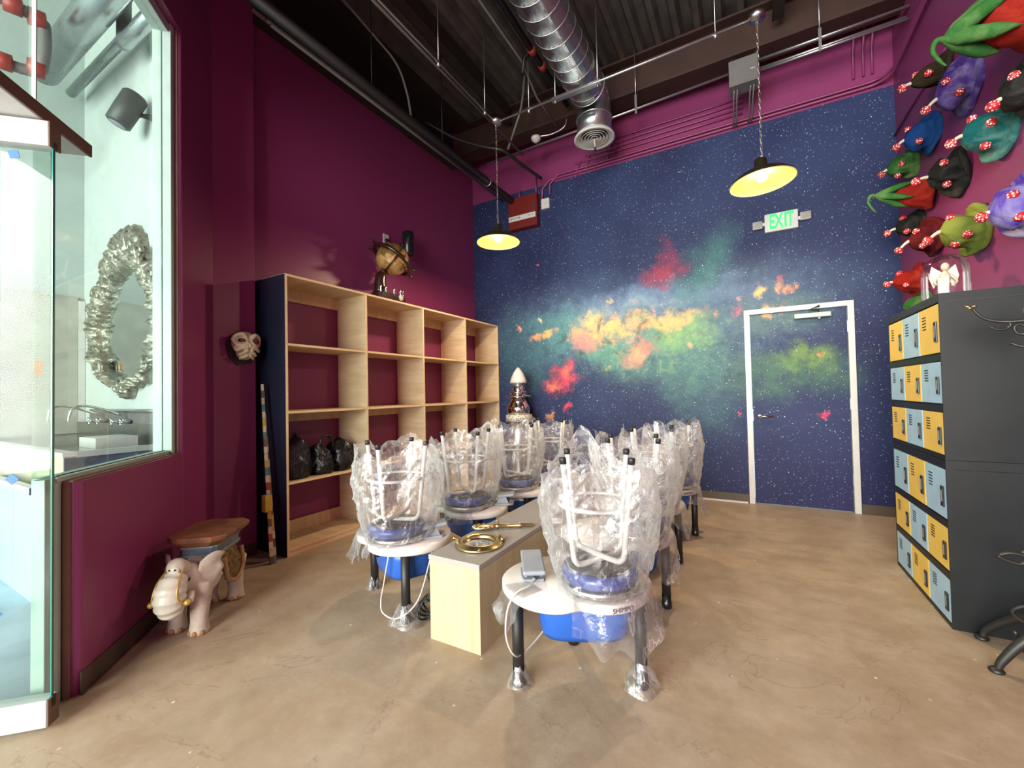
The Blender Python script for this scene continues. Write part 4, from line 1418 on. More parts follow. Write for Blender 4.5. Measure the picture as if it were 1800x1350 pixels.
FELT = {
    'red': mat_felt('strawberry red felt', (0.211, 0.011, 0.008), (0.328, 0.031, 0.016)),
    'leaf': mat_felt('leaf green felt', (0.027, 0.109, 0.023), (0.094, 0.187, 0.058)),
    'brown': mat_felt('dark brown felt', (0.023, 0.016, 0.008), (0.011, 0.008, 0.006)),
    'purple': mat_felt('purple felt with pale swirls', (0.058, 0.023, 0.156), (0.172, 0.133, 0.265)),
    'blue': mat_felt('deep blue felt', (0.009, 0.035, 0.148), (0.012, 0.058, 0.156)),
    'teal': mat_felt('teal felt', (0.008, 0.090, 0.090), (0.094, 0.203, 0.172)),
    'green': mat_felt('green felt', (0.023, 0.094, 0.020), (0.125, 0.211, 0.070)),
    'black': mat_felt('black felt', (0.009, 0.009, 0.008), (0.039, 0.037, 0.035)),
    'maroon': mat_felt('maroon felt', (0.086, 0.008, 0.009), (0.058, 0.005, 0.008)),
    'olive': mat_felt('olive green felt', (0.172, 0.195, 0.035), (0.070, 0.098, 0.017)),
    'violet': mat_felt('violet felt with white patches', (0.074, 0.035, 0.328), (0.328, 0.296, 0.429), 5.0),
}


def hat(name, key, bc, tip, R, label, shrooms, seed, straw=False):
    """hat pegged brim-to-wall; bc = (Y, Z) of the brim centre, tip = crown end"""
    t = thing(name, label, 'hat', (1.325, bc[0], bc[1]), 0, 'felt hats on the right wall')
    A = Vector((0, 0, 0))
    B = Vector(tip) - Vector((1.325, bc[0], bc[1]))
    L = B.length
    if straw:
        L *= 0.62
    ax = (B.normalized() + Vector((-1.2, 0, 0))).normalized()
    # profile: (distance along axis, radius)
    prof = [(0.0, R * 0.55), (0.0, R * 1.00), (0.010, R * 1.06), (0.024, R * 1.05), (0.034, R * 0.96), (0.036, R * 0.80), (L * 0.24, R * 0.68), (L * 0.38, R * 0.66),
            (L * 0.55, R * 0.64), (L * 0.72, R * 0.55), (L * 0.86, R * 0.38), (L * 0.95, R * 0.20), (L * 1.0, R * 0.06)]
    if straw:
        prof = [(0.0, R * 0.5), (0.0, R * 0.98), (0.012, R * 1.02), (0.03, R * 0.95), (L * 0.25, R * 0.80), (L * 0.5, R * 0.74), (L * 0.75, R * 0.58), (L * 0.95, R * 0.40), (L * 1.05, R * 0.1)]
    e1 = Vector((0, 1, 0))
    e1 = (e1 - ax * e1.dot(ax)).normalized()
    e2 = ax.cross(e1)
    n = 40
    rings = []
    Bt = B if not straw else B * 0.62
    for i, (d, r) in enumerate(prof):
        u = d / max(L, 1e-6)
        cen = Vector((-1, 0, 0)) * d if u < 0.2 else Vector((-1, 0, 0)) * (0.2 * L) + (Bt - Vector((-0.2 * L, 0, 0))) * ((u - 0.2) / 0.8)
        ring = []
        for j in range(n):
            a = 2 * PI * j / n
            p0 = Vector((math.cos(a), math.sin(a), u * 2))
            nz = mn.noise(p0 * 1.3 + Vector((seed * 3.7, seed, 0)))
            nz2 = mn.noise(p0 * 2.9 + Vector((seed, 9, seed)))
            q = r * (1 + (0.24 if i > 5 else 0.10) * nz + (0.14 if i > 5 else 0.05) * nz2)
            wob = 0.030 * math.sin(2 * a + seed) if (1 <= i <= 4) else 0.0
            ring.append(cen + e1 * math.cos(a) * q + e2 * math.sin(a) * q + Vector((-1, 0, 0)) * max(wob, 0))
        rings.append(ring)
    b = MB()
    b.rings(rings)
    fo = b.build('felt_body', FELT[key], t)
    if straw:
        # leafy calyx: pointed green leaves drawn into a long twisted tip
        for k in range(5):
            a = 2 * PI * k / 5 + seed
            s0_ = e1 * math.cos(a) + e2 * math.sin(a)
            c0 = B * 0.38 + s0_ * R * 0.74
            c1 = B * 0.58 + s0_ * R * 0.56
            c2 = B * 0.85 + s0_ * R * 0.16
            MB().tube(smooth_path([c0, c1, c2, B], 4), lerp_list([0.003, R * 0.17, R * 0.20, 0.012], 13), 10).build('leaf', FELT['leaf'], t)
        cur = [B * 0.98, B + Vector((-0.03, -0.01, 0.0)), B + Vector((-0.045, -0.01, -0.05)), B + Vector((-0.02, -0.01, -0.11)), B + Vector((0.0, -0.02, -0.15))]
        MB().tube(smooth_path(cur, 4), lerp_list([0.016, 0.014, 0.011, 0.008, 0.003], 17), 8).build('twisted_tip', FELT['leaf'], t)
    for (u, a, hgt) in shrooms:
        # a toadstool sprouting from the crown at fraction u, turned by a, stalk length hgt
        s0_ = e1 * math.cos(a) + e2 * math.sin(a)
        if u >= 1.0:
            root = B
            dr = (B.normalized() + Vector((0, -0.25, -0.55 + 0.3 * math.sin(seed)))).normalized()
        else:
            root = B * u + s0_ * R * (0.80 - 0.55 * u)
            dr = (s0_ + ax * 0.55).normalized()
        end = root + dr * hgt
        cr = 0.030 if hgt > 0.03 else 0.025
        if hgt > 0.03:
            MB().tube(smooth_path([root - dr * 0.01, root + dr * hgt * 0.5 + Vector((0, 0, 0.008)), end], 3), lerp_list([0.013, 0.010, 0.009], 7), 8).build('toadstool_stalk', STALK, t)
        mrot = dr.to_track_quat('Z', 'Y').to_matrix().to_4x4()
        MB().lathe([(0.0, -0.004), (cr * 0.9, -0.004), (cr, 0.002), (cr * 0.9, 0.014), (cr * 0.6, 0.024), (0.0, 0.028)], 16, end, mrot).build('toadstool_cap', MUSH, t)


HATS = [
    ('strawberry_hat', 'red', (3.060, 3.158), (0.935, 3.010, 3.10), 0.200, 'large red strawberry felt hat with green calyx at the top right corner', [], 1.0, True),
    ('felt_hat', 'brown', (4.203, 3.594), (1.103, 4.153, 3.532), 0.115, 'dark brown felt hat with toadstools, topmost small one above the purple hat', [(1.0, 0, 0.06), (0.6, 3.0, 0.02), (0.7, 5.2, 0.02)], 2.1, False),
    ('felt_hat', 'purple', (3.900, 3.283), (1.150, 3.850, 3.214), 0.180, 'purple felt hat with pale swirls and toadstools, below the strawberry hat', [(1.0, 0, 0.10), (0.55, 2.6, 0.02), (0.75, 3.8, 0.02)], 3.4, False),
    ('felt_hat', 'blue', (4.513, 3.285), (1.131, 4.463, 3.256), 0.150, 'deep blue felt hat with toadstools near the mural edge', [(1.0, 0, 0.07), (0.6, 2.4, 0.02), (0.8, 4.4, 0.02)], 4.2, False),
    ('felt_hat', 'teal', (3.509, 2.765), (1.133, 3.459, 2.762), 0.155, 'teal felt hat with toadstools at the right of the row', [(1.0, 0, 0.07), (0.5, 2.0, 0.02), (0.5, 3.2, 0.02), (0.7, 4.5, 0.02)], 5.7, False),
    ('felt_hat', 'green', (4.970, 3.274), (1.124, 4.920, 3.226), 0.125, 'small mottled green felt hat against the mural, over the long strawberry hat', [(1.0, 0, 0.05), (0.55, 3.0, 0.02), (0.6, 1.7, 0.02)], 6.1, False),
    ('felt_hat', 'black', (4.083, 2.784), (1.140, 4.033, 2.768), 0.158, 'black felt hat with pale streaks beside the strawberry hat', [(1.0, 0, 0.08), (0.5, 2.1, 0.02), (0.6, 3.7, 0.02)], 7.3, False),
    ('strawberry_hat', 'red', (4.599, 2.851), (0.960, 4.549, 2.890), 0.135, 'smaller red strawberry felt hat with long green tip reaching over the mural', [], 8.8, True),
    ('felt_hat', 'black', (4.896, 2.688), (1.148, 4.846, 2.666), 0.122, 'small black felt hat with toadstools below the smaller strawberry hat', [(1.0, 0, 0.07), (0.6, 2.4, 0.02), (0.6, 4.5, 0.02)], 9.2, False),
    ('felt_hat', 'maroon', (4.545, 2.477), (1.144, 4.495, 2.449), 0.150, 'maroon felt hat with toadstools between the small black and olive hats', [(1.0, 0, 0.10), (0.6, 2.3, 0.02), (0.75, 3.9, 0.02)], 10.5, False),
    ('felt_hat', 'olive', (3.849, 2.301), (1.123, 3.799, 2.305), 0.155, 'olive green felt hat with toadstools above the glass dome', [(1.0, 0, 0.09), (0.45, 2.6, 0.02), (0.6, 1.8, 0.02), (0.7, 4.4, 0.02)], 11.6, False),
    ('felt_hat', 'violet', (3.282, 2.244), (1.150, 3.232, 2.217), 0.165, 'violet felt hat with white patches at the right edge', [(1.0, 0, 0.04), (0.5, 2.4, 0.02), (0.6, 3.6, 0.02)], 12.9, False),
    ('felt_hat', 'red', (4.884, 2.204), (1.112, 4.834, 2.198), 0.140, 'fiery red felt hat just left of the glass dome', [(1.0, 0, 0.04), (0.6, 2.6, 0.02), (0.75, 4.2, 0.02)], 13.3, False),
    ('felt_hat', 'green', (4.812, 1.975), (1.160, 4.762, 1.965), 0.125, 'green felt hat half hidden behind the lockers', [(0.7, 2.5, 0.02)], 14.8, False),
    ('felt_hat', 'black', (3.197, 2.835), (1.180, 3.147, 2.775), 0.135, 'black felt hat with toadstools at the right edge, above the violet hat', [(1.0, 0, 0.05), (0.6, 4.1, 0.02), (0.4, 2.6, 0.02)], 15.4, False),
]
for h in HATS:
    hat(*h)

# ------------------------------------------------------------------ glass dome with winged figurine on the lockers
dm = thing('glass_cloche', 'clear glass dome on a dark base standing on the lockers', 'glass dome', (1.085, 3.62, 1.790))
MB().lathe([(0.0, 0.0), (0.125, 0.0), (0.128, 0.008), (0.120, 0.018), (0.0, 0.018)], 40).build('base', WOODDK, dm)
MB().lathe([(0.112, 0.018), (0.112, 0.205), (0.106, 0.245), (0.088, 0.285), (0.055, 0.312), (0.020, 0.322), (0.0, 0.323)], 48).build('dome', DOME, dm)
fg = thing('figurine', 'pale winged figurine with a white book, under the glass dome', 'figurine', (1.085, 3.62, 1.8085))
b = MB()
b.tube(smooth_path([(0, 0, 0.0), (0.004, 0, 0.05), (-0.004, 0.0, 0.10), (0, 0, 0.16), (0.0, -0.005, 0.20)], 4), lerp_list([0.020, 0.014, 0.022, 0.026, 0.010], 17), 10)
b.ell((0, -0.008, 0.225), 0.020, 0.022, 0.026, 12, 8)
for sx in (-1, 1):
    b.tube(smooth_path([(sx * 0.02, 0, 0.18), (sx * 0.05, -0.01, 0.13), (sx * 0.02, -0.035, 0.10)], 4), 0.007, 8)
    b.tube([(sx * 0.012, 0, 0.05), (sx * 0.020, -0.01, 0.0)], 0.009, 8)
b.build('body', MASKC, fg)
for sx in (-1, 1):
    MB().prism([(0, 0), (sx * 0.055, 0.05), (sx * 0.070, -0.02), (sx * 0.050, -0.09), (sx * 0.02, -0.05)], -0.002, 0.002,
               Matrix.Translation((0, 0.02, 0.19)) @ Matrix.Rotation(PI / 2, 4, 'X')).build('wing', CERAMW, fg)
MB().box(-0.048, -0.05, 0.0, -0.002, -0.040, 0.150).build('card', WHITE, fg)
for (x, y, z) in ((0.05, -0.03, 0.0), (0.06, 0.03, 0.0), (-0.055, 0.03, 0.0)):
    MB().ell((x, y, z + 0.018), 0.018, 0.014, 0.018, 10, 8).build('pebble', GOLDC, fg)

# ------------------------------------------------------------------ wrought iron scroll piece in front of the lockers
ir = thing('iron_candelabrum', 'wrought iron floor candelabrum with scrolled arms and curved legs by the lockers', 'candelabrum', (1.24, 2.72, 0))


def iron(name, pts, r, k=6):
    w = [(x - 1.24, y - 2.72, z) for x, y, z in pts]
    pth = smooth_path(w, k)
    return MB().tube(pth, lerp_list(r, len(pth)) if isinstance(r, (list, tuple)) else r, 8).build(name, IRON, ir)


iron('stem', [(1.24, 2.72, 0.16), (1.24, 2.72, 0.8), (1.24, 2.72, 1.72)], 0.014)
iron('leg', [(1.24, 2.72, 0.34), (1.12, 2.72, 0.26), (1.02, 2.73, 0.16), (0.955, 2.735, 0.06), (0.935, 2.735, 0.012)], [0.016, 0.020, 0.021, 0.018, 0.014])
iron('leg', [(1.24, 2.72, 0.30), (1.16, 2.86, 0.24), (1.08, 2.97, 0.16), (1.01, 3.04, 0.06), (0.995, 3.05, 0.012)], [0.014, 0.018, 0.019, 0.016, 0.013])
iron('leg', [(1.24, 2.72, 0.30), (1.28, 2.62, 0.24), (1.29, 2.52, 0.12), (1.29, 2.47, 0.012)], [0.014, 0.018, 0.016, 0.013])
for (x, y) in ((0.932, 2.735), (0.992, 3.052), (1.29, 2.465)):
    MB().lathe([(0.0, 0.0), (0.026, 0.0), (0.028, 0.008), (0.018, 0.018), (0.0, 0.020)], 14, (x - 1.24, y - 2.72, 0)).build('foot', IRON, ir)
iron('scroll', [(1.01, 2.78, 0.18), (1.05, 2.80, 0.08), (1.10, 2.80, 0.06), (1.13, 2.80, 0.10), (1.10, 2.80, 0.14)], 0.008)
iron('scroll', [(0.99, 2.83, 0.500), (1.03, 2.83, 0.515), (1.08, 2.83, 0.505), (1.06, 2.83, 0.470), (1.01, 2.83, 0.480), (0.985, 2.83, 0.496)], 0.008)
iron('scroll', [(1.24, 2.74, 0.40), (1.17, 2.80, 0.50), (1.10, 2.82, 0.545), (1.06, 2.83, 0.52)], 0.008)
iron('scroll', [(1.10, 2.78, 0.25), (1.06, 2.80, 0.29), (1.02, 2.82, 0.25), (1.06, 2.82, 0.21), (1.12, 2.82, 0.22)], 0.007)
iron('arm', [(1.24, 2.74, 1.60), (1.15, 2.80, 1.585), (1.06, 2.84, 1.585), (1.00, 2.85, 1.600), (0.965, 2.85, 1.628), (0.945, 2.85, 1.660)], [0.009, 0.009, 0.008, 0.007, 0.006, 0.005])
iron('scroll', [(1.05, 2.84, 1.590), (1.065, 2.84, 1.572), (1.050, 2.84, 1.552), (1.02, 2.84, 1.552), (1.00, 2.84, 1.566)], 0.006)
iron('scroll', [(1.10, 2.82, 1.585), (1.135, 2.82, 1.565), (1.125, 2.82, 1.530), (1.085, 2.83, 1.525), (1.072, 2.83, 1.555), (1.09, 2.83, 1.570), (1.108, 2.83, 1.556)], 0.006)
iron('scroll', [(1.085, 2.83, 1.525), (1.13, 2.82, 1.510), (1.135, 2.82, 1.475), (1.10, 2.83, 1.465), (1.06, 2.84, 1.485)], 0.006)
iron('scroll', [(1.12, 2.82, 1.470), (1.125, 2.82, 1.44), (1.15, 2.82, 1.42)], 0.005)
for (x, z) in ((0.938, 1.664), (0.953, 1.672), (0.930, 1.672)):
    MB().ell((x - 1.24, 2.85 - 2.72, z), 0.011, 0.006, 0.005, 10, 6).build('petal', BRASS, ir)
MB().lathe([(0.0, 0.0), (0.014, 0.004), (0.024, 0.016), (0.028, 0.038), (0.022, 0.055), (0.016, 0.072), (0.0, 0.080)], 14, (-0.115, 0.10, 1.592 - 0.0)).build('finial', TERRA, ir)

# gnarled root behind the lockers
b = MB()
for i in range(5):
    b.ell((0.02 * i - 0.04, 0.03 * math.sin(i * 2.2), 0.05 + 0.065 * i), 0.085 - 0.010 * i, 0.075 - 0.008 * i, 0.06, 16, 10)
for a in (0.2, 1.5, 2.8, 4.0, 5.2):
    b.tube(smooth_path([(0, 0, 0.12), (0.07 * math.cos(a), 0.07 * math.sin(a), 0.05), (0.13 * math.cos(a), 0.13 * math.sin(a), 0.012)], 4), lerp_list([0.035, 0.026, 0.010], 9), 8)
o = b.build('root_stump', STONE, None, (1.17, 4.62, 0.0))
md = o.modifiers.new('weld', 'REMESH'); md.mode = 'VOXEL'; md.voxel_size = 0.012; md.use_smooth_shade = True
tag(o, 'gnarled pale root stump on the floor behind the lockers', 'root')

# ------------------------------------------------------------------ elephant garden stool by the angled wall
hx, hy = 0.62, -0.785
el = thing('elephant_stool', 'ceramic elephant garden stool with terracotta seat beside the angled plum wall', 'garden stool', (-2.900, 1.318, 0), math.atan2(hy, hx))
el.scale = (1.04, 1.06, 1.03)


def remesh(o, v, it=4):
    md = o.modifiers.new('weld', 'REMESH'); md.mode = 'VOXEL'; md.voxel_size = v; md.use_smooth_shade = True
    sm = o.modifiers.new('soften', 'SMOOTH'); sm.iterations = it; sm.factor = 0.5
    return o


b = MB()
b.ell((-0.02, 0, 0.270), 0.235, 0.105, 0.105, 24, 14)
b.ell((0.20, 0, 0.290), 0.088, 0.085, 0.100, 20, 12)
b.ell((0.10, 0, 0.285), 0.10, 0.088, 0.09, 20, 12)
for (x, y, fx) in ((0.190, 0.066, 0.01), (0.150, -0.066, 0.0), (-0.185, 0.066, -0.01), (-0.170, -0.062, 0.0)):
    b.tube(smooth_path([(x - 0.01, y, 0.27), (x, y, 0.16), (x + fx, y, 0.07), (x + fx, y, 0.0)], 4), lerp_list([0.062, 0.047, 0.040, 0.050], 13), 16)
b.ell((-0.255, 0, 0.27), 0.02, 0.02, 0.05, 12, 8)
body = remesh(b.build('elephant_body', CERAM, el), 0.008, 6)
for (x, y) in ((0.200, 0.066), (0.150, -0.066), (-0.195, 0.066), (-0.170, -0.062)):
    for a in (-0.75, 0.0, 0.75):
        MB().ell((x + 0.043 * math.cos(a), y + 0.043 * math.sin(a), 0.013), 0.012, 0.012, 0.015, 10, 8).build('toenail', ORANGEG, body)
for sy in (-1, 1):
    b = MB()
    rings = []
    for i in range(9):
        u = i / 8
        ring = []
        for j in range(17):
            v = j / 16
            hh = 0.085 + 0.085 * math.sin(PI * min(u * 0.85 + 0.10, 1.0))
            x = 0.200 - 0.100 * u + 0.02 * math.sin(v * PI)
            y = sy * (0.070 + 0.105 * u - 0.035 * u * u + 0.008 * math.sin(v * 10 + u * 2) * u)
            z = 0.330 - hh * 1.20 * (v - 0.36) + 0.02 * u
            ring.append(Vector((x, y, z)))
        rings.append(ring)
    b.rings(rings, cap=False, closed=False)
    o = b.build('ear', CERAM, el)
    so = o.modifiers.new('thick', 'SOLIDIFY'); so.thickness = 0.012
    MB().ell((0.268, sy * 0.052, 0.318), 0.008, 0.008, 0.012, 10, 8).build('eye', BLACKG, el)
    MB().tube(smooth_path([(0.262, sy * 0.062, 0.245), (0.300, sy * 0.078, 0.222), (0.322, sy * 0.080, 0.222)], 4), lerp_list([0.016, 0.014, 0.012], 9), 10).build('tusk', CERAMW, el)
    MB().ell((0.330, sy * 0.081, 0.224), 0.019, 0.017, 0.016, 12, 8).build('tusk_tip', GOLDC, el)
b = MB()
pts = smooth_path([(0.270, 0, 0.335), (0.318, 0, 0.295), (0.330, 0, 0.235), (0.312, 0, 0.185), (0.285, 0, 0.165)], 6)
rad = lerp_list([0.052, 0.066, 0.068, 0.055, 0.028], len(pts))
b.tube(pts, [r * (1 + 0.07 * math.sin(i * 1.9)) for i, r in enumerate(rad)], 18)
remesh(b.build('ribbed_trunk', CERAMW, el), 0.006, 2)
for sy in (-1, 1):
    MB().tube(smooth_path([(0.278, sy * 0.035, 0.382), (0.345, sy * 0.048, 0.330), (0.368, sy * 0.056, 0.262), (0.335, sy * 0.068, 0.222)], 4), 0.0045, 6).build('gold_cord', GOLDC, el)
b = MB()
b.ell((0.270, 0, 0.385), 0.044, 0.046, 0.046, 16, 10)
b.ell((0.250, 0, 0.372), 0.046, 0.050, 0.042, 16, 10)
hood = remesh(b.build('hooded_rider', CERAM, el), 0.006, 2)
MB().ell((0.303, 0.004, 0.378), 0.016, 0.028, 0.025, 14, 10).build('rider_face', CERAMW, hood)
for sy in (-1, 1):
    MB().ell((0.318, 0.004 + sy * 0.012, 0.386), 0.004, 0.005, 0.005, 8, 6).build('rider_eye', BLACKG, hood)
b = MB()                                             # saddle cloth
rings = []
for i in range(9):
    x = -0.150 + 0.200 * i / 8
    k = math.sqrt(max(0.0, 1 - ((x + 0.02) / 0.25) ** 2))
    low = 0.178 + 0.9 * (x + 0.05) ** 2 * 4
    prof_ = [(0.128 * (0.7 + 0.3 * k), low + (0.268 - low) * q_ / 5) for q_ in range(5)]
    prof_ += [(0.128 * (0.7 + 0.3 * k) * math.cos(a), 0.268 + 0.120 * (0.6 + 0.4 * k) * math.sin(a)) for a in [PI * q_ / 16 for q_ in range(17)]]
    prof_ += [(-y_, z_) for y_, z_ in prof_[4::-1]]
    ring = [Vector((x, y_, z_)) for y_, z_ in prof_]
    rings.append(ring)
b.rings(rings, cap=False, closed=False)
sc_ = b.build('saddle_cloth', BLANKET, el)
so = sc_.modifiers.new('thick', 'SOLIDIFY'); so.thickness = 0.008
for sy in (-1, 1):
    edge = [(-0.150, sy * 0.118, 0.34), (-0.150, sy * 0.127, 0.27), (-0.135, sy * 0.130, 0.215), (-0.09, sy * 0.133, 0.186), (-0.05, sy * 0.134, 0.178), (-0.01, sy * 0.133, 0.186), (0.035, sy * 0.130, 0.215), (0.05, sy * 0.127, 0.27), (0.05, sy * 0.118, 0.34)]
    MB().tube(smooth_path(edge, 4), 0.013, 8).build('cloth_border', ORANGEG, sc_)
    MB().tube(smooth_path([(x * 1.06 + 0.002, y * 1.02, z - 0.006) for x, y, z in edge], 4), 0.007, 8).build('cloth_hem', GLZTEAL, sc_)


def octa(hxl, hyl, ch):
    return [(-hxl + ch, -hyl), (hxl - ch, -hyl), (hxl, -hyl + ch), (hxl, hyl - ch), (hxl - ch, hyl), (-hxl + ch, hyl), (-hxl, hyl - ch), (-hxl, -hyl + ch)]


def flare(levels, name, mat, ch):
    bb = MB()
    bb.rings([[Vector((x - 0.05, y, z)) for x, y in octa(a, c, ch)] for a, c, z in levels], smooth=False)
    return bb.build(name, mat, el)


flare([(0.140, 0.090, 0.355), (0.150, 0.100, 0.372), (0.150, 0.100, 0.380)], 'plinth_base', GLZTEAL, 0.02)
flare([(0.143, 0.094, 0.380), (0.143, 0.094, 0.418)], 'plinth_band', GLZBLUE, 0.02)
flare([(0.150, 0.100, 0.418), (0.150, 0.100, 0.428)], 'plinth_cornice', GLZTEAL, 0.02)
flare([(0.158, 0.108, 0.428), (0.190, 0.145, 0.462), (0.196, 0.150, 0.482), (0.190, 0.145, 0.490)], 'seat_slab', TERRA, 0.05)

# ------------------------------------------------------------------ cream mask on the wall stub
mk = thing('wall_mask', 'cream tentacled mask with red eyes on a black plaque', 'mask', (XCOL, 1.915, 1.735))
pl_ = [(0.115 * math.cos(a) * (1 + 0.07 * math.sin(5 * a)), 0.135 * math.sin(a) * (1 + 0.06 * math.cos(7 * a)) - 0.02) for a in [2 * PI * i / 28 for i in range(28)]]
MB().prism(pl_, 0.0, 0.018, Matrix(((0, 0, 1, 0), (1, 0, 0, 0), (0, 1, 0, 0), (0, 0, 0, 1)))).build('plaque', BOARD_DARK, mk)
b = MB()
b.ell((0.055, 0, 0.02), 0.075, 0.098, 0.095, 24, 14)
b.ell((0.055, 0, -0.055), 0.065, 0.065, 0.065, 20, 12)
for sy in (-1, 1):
    b.tube(smooth_path([(0.115, sy * 0.012, 0.035), (0.120, sy * 0.045, 0.082), (0.095, sy * 0.088, 0.070), (0.075, sy * 0.105, 0.030)], 4), 0.017, 10)
    b.tube(smooth_path([(0.135, sy * 0.010, 0.020), (0.128, sy * 0.045, -0.004), (0.105, sy * 0.082, 0.000), (0.085, sy * 0.100, 0.03)], 4), 0.014, 10)
    b.tube(smooth_path([(0.135, sy * 0.014, -0.020), (0.122, sy * 0.055, -0.030), (0.100, sy * 0.085, -0.045), (0.08, sy * 0.092, -0.02)], 4), 0.014, 10)
    b.tube(smooth_path([(0.130, sy * 0.010, -0.045), (0.115, sy * 0.045, -0.068), (0.090, sy * 0.070, -0.085)], 4), 0.012, 10)
    b.tube(smooth_path([(0.118, sy * 0.006, -0.085), (0.100, sy * 0.038, -0.104), (0.075, sy * 0.055, -0.112)], 4), 0.011, 10)
b.ell((0.125, 0, -0.005), 0.025, 0.018, 0.030, 14, 10)
remesh(b.build('mask_face', MASKC, mk), 0.006, 2)
for sy in (-1, 1):
    e = MB().ell((0.112, sy * 0.052, 0.034), 0.024, 0.030, 0.017, 18, 12).build('eye_socket', BLACKG, mk)
    MB().ell((0.122, sy * 0.052, 0.034), 0.018, 0.021, 0.013, 16, 10).build('eyeball', REDEYE, e)

# ------------------------------------------------------------------ painted folding stick leaning between wall stub and shelves
ST_COL = [M('stick ' + n_, c_, 0.6, var=0.3, scale=20) for n_, c_ in (('cream', (0.58, 0.46, 0.28)), ('red', (0.36, 0.05, 0.03)), ('yellow', (0.52, 0.33, 0.05)), ('teal', (0.10, 0.17, 0.17)), ('brown', (0.14, 0.075, 0.035)), ('pale', (0.62, 0.52, 0.38)))]
ld = thing('painted_stick', 'long narrow folding stick painted in coloured blocks, leaning by the navy shelf end', 'stick', (-3.30, 1.985, 0))
for k, (oy, seq) in enumerate(((0.0, [4, 0, 5, 1, 0, 4, 2, 3, 5, 0, 1, 5, 3, 2, 0, 5, 4, 3, 0, 2, 5, 3, 0, 4, 5]), (0.022, [3, 0, 4, 5, 2, 2, 4, 5, 3, 1, 0, 3, 5, 4, 0, 2, 3, 0, 5, 4, 3, 5]))):
    p0 = Vector((0.0, oy - 0.03, 0.0))
    p1 = Vector((-0.225, 0.035 + oy * 0.3, 1.42 - 0.06 * k))
    ax_ = (p1 - p0)
    n_ = len(seq)
    for i, c_ in enumerate(seq):
        a0, a1 = p0 + ax_ * (i / n_), p0 + ax_ * ((i + 1) / n_ - 0.002)
        wdt = 0.026 - 0.010 * i / n_
        m = Matrix.Translation(a0) @ (a1 - a0).to_track_quat('Z', 'Y').to_matrix().to_4x4()
        MB().box(-wdt * 0.55, -wdt * 0.42, 0, wdt * 0.55, wdt * 0.42, (a1 - a0).length, m=m).build('painted_block', ST_COL[c_], ld)
MB().box(-0.095, -0.05, 0.40, -0.045, 0.005, 0.53).build('hinge_bracket', ST_COL[2], ld)

# ------------------------------------------------------------------ globe in a ship's wheel on top of the shelves
gb = thing('ship_wheel_globe', 'golden tiled globe in a dark ship wheel stand on top of the shelves', 'globe', (-3.42, 3.33, SH))
b = MB()
b.prism(octa(0.10, 0.20, 0.03), 0.0, 0.055)
b.prism(octa(0.085, 0.17, 0.03), 0.055, 0.08)
b.build('stand_base', WOODDK, gb)
MB().tube(smooth_path([(0, -0.10, 0.08), (0, -0.105, 0.18), (0, -0.09, 0.26), (0, -0.04, 0.33)], 4), lerp_list([0.075, 0.06, 0.055, 0.03], 13), 12).build('stand_post', WOODDK, gb)
for (x, y) in ((0.075, -0.17), (0.075, -0.10), (0.075, 0.02), (0.075, 0.15), (0.09, 0.10)):
    MB().lathe([(0.0, 0.0), (0.014, 0.0), (0.010, 0.02), (0.010, 0.05), (0.014, 0.055), (0.008, 0.065), (0.010, 0.078), (0.0, 0.085)], 12, (x, y, 0.06)).build('brass_peg', STEEL, gb)
MB().cyl((0.083, 0.10, 0.045), (0.102, 0.10, 0.045), 0.032, 20).build('dial', WHITE, gb)
gc = Vector((0.02, 0.06, 0.475))
axg = Vector((0.25, 0.45, 0.75)).normalized()
mg = axg.to_track_quat('Z', 'Y').to_matrix().to_4x4()
t_ = NT('golden globe tiles')
vo = t_.n('ShaderNodeTexVoronoi'); vo.inputs['Scale'].default_value = 12
t_.l(t_.obj(), vo.inputs['Vector'])
sp_ = t_.n('ShaderNodeSeparateColor'); t_.l(vo.outputs['Color'], sp_.inputs[0])
t_.set(col=t_.mix(sp_.outputs[0], (0.58, 0.36, 0.12), (0.20, 0.095, 0.03)), rough=0.16, metal=0.3, coat=0.6)
b = MB()
b.ell(gc, 0.178, 0.178, 0.178, 20, 14, mg)
b.sm = [False] * len(b.sm)
b.build('globe_ball', t_.m, gb)
ring = [mg @ Vector((0.225 * math.cos(a), 0.225 * math.sin(a), 0)) + gc for a in [2 * PI * i / 40 for i in range(40)]]
wr = MB().tube(ring, 0.022, 10, closed_path=True).build('wheel_rim', WOODDK, gb)
for i in range(8):
    a = 2 * PI * i / 8 + 0.2
    dirv = mg @ Vector((math.cos(a), math.sin(a), 0))
    MB().tube([gc + dirv * 0.185, gc + dirv * 0.24, gc + dirv * 0.262, gc + dirv * 0.285, gc + dirv * 0.305], [0.010, 0.010, 0.016, 0.015, 0.010], 10).build('wheel_handle', WOODDK, wr)
mer = [mg @ Vector((0.192 * math.cos(a), 0, 0.192 * math.sin(a))) + gc for a in [2 * PI * i / 40 for i in range(40)]]
MB().tube(mer, 0.008, 8, closed_path=True).build('meridian', WOODDK, gb)

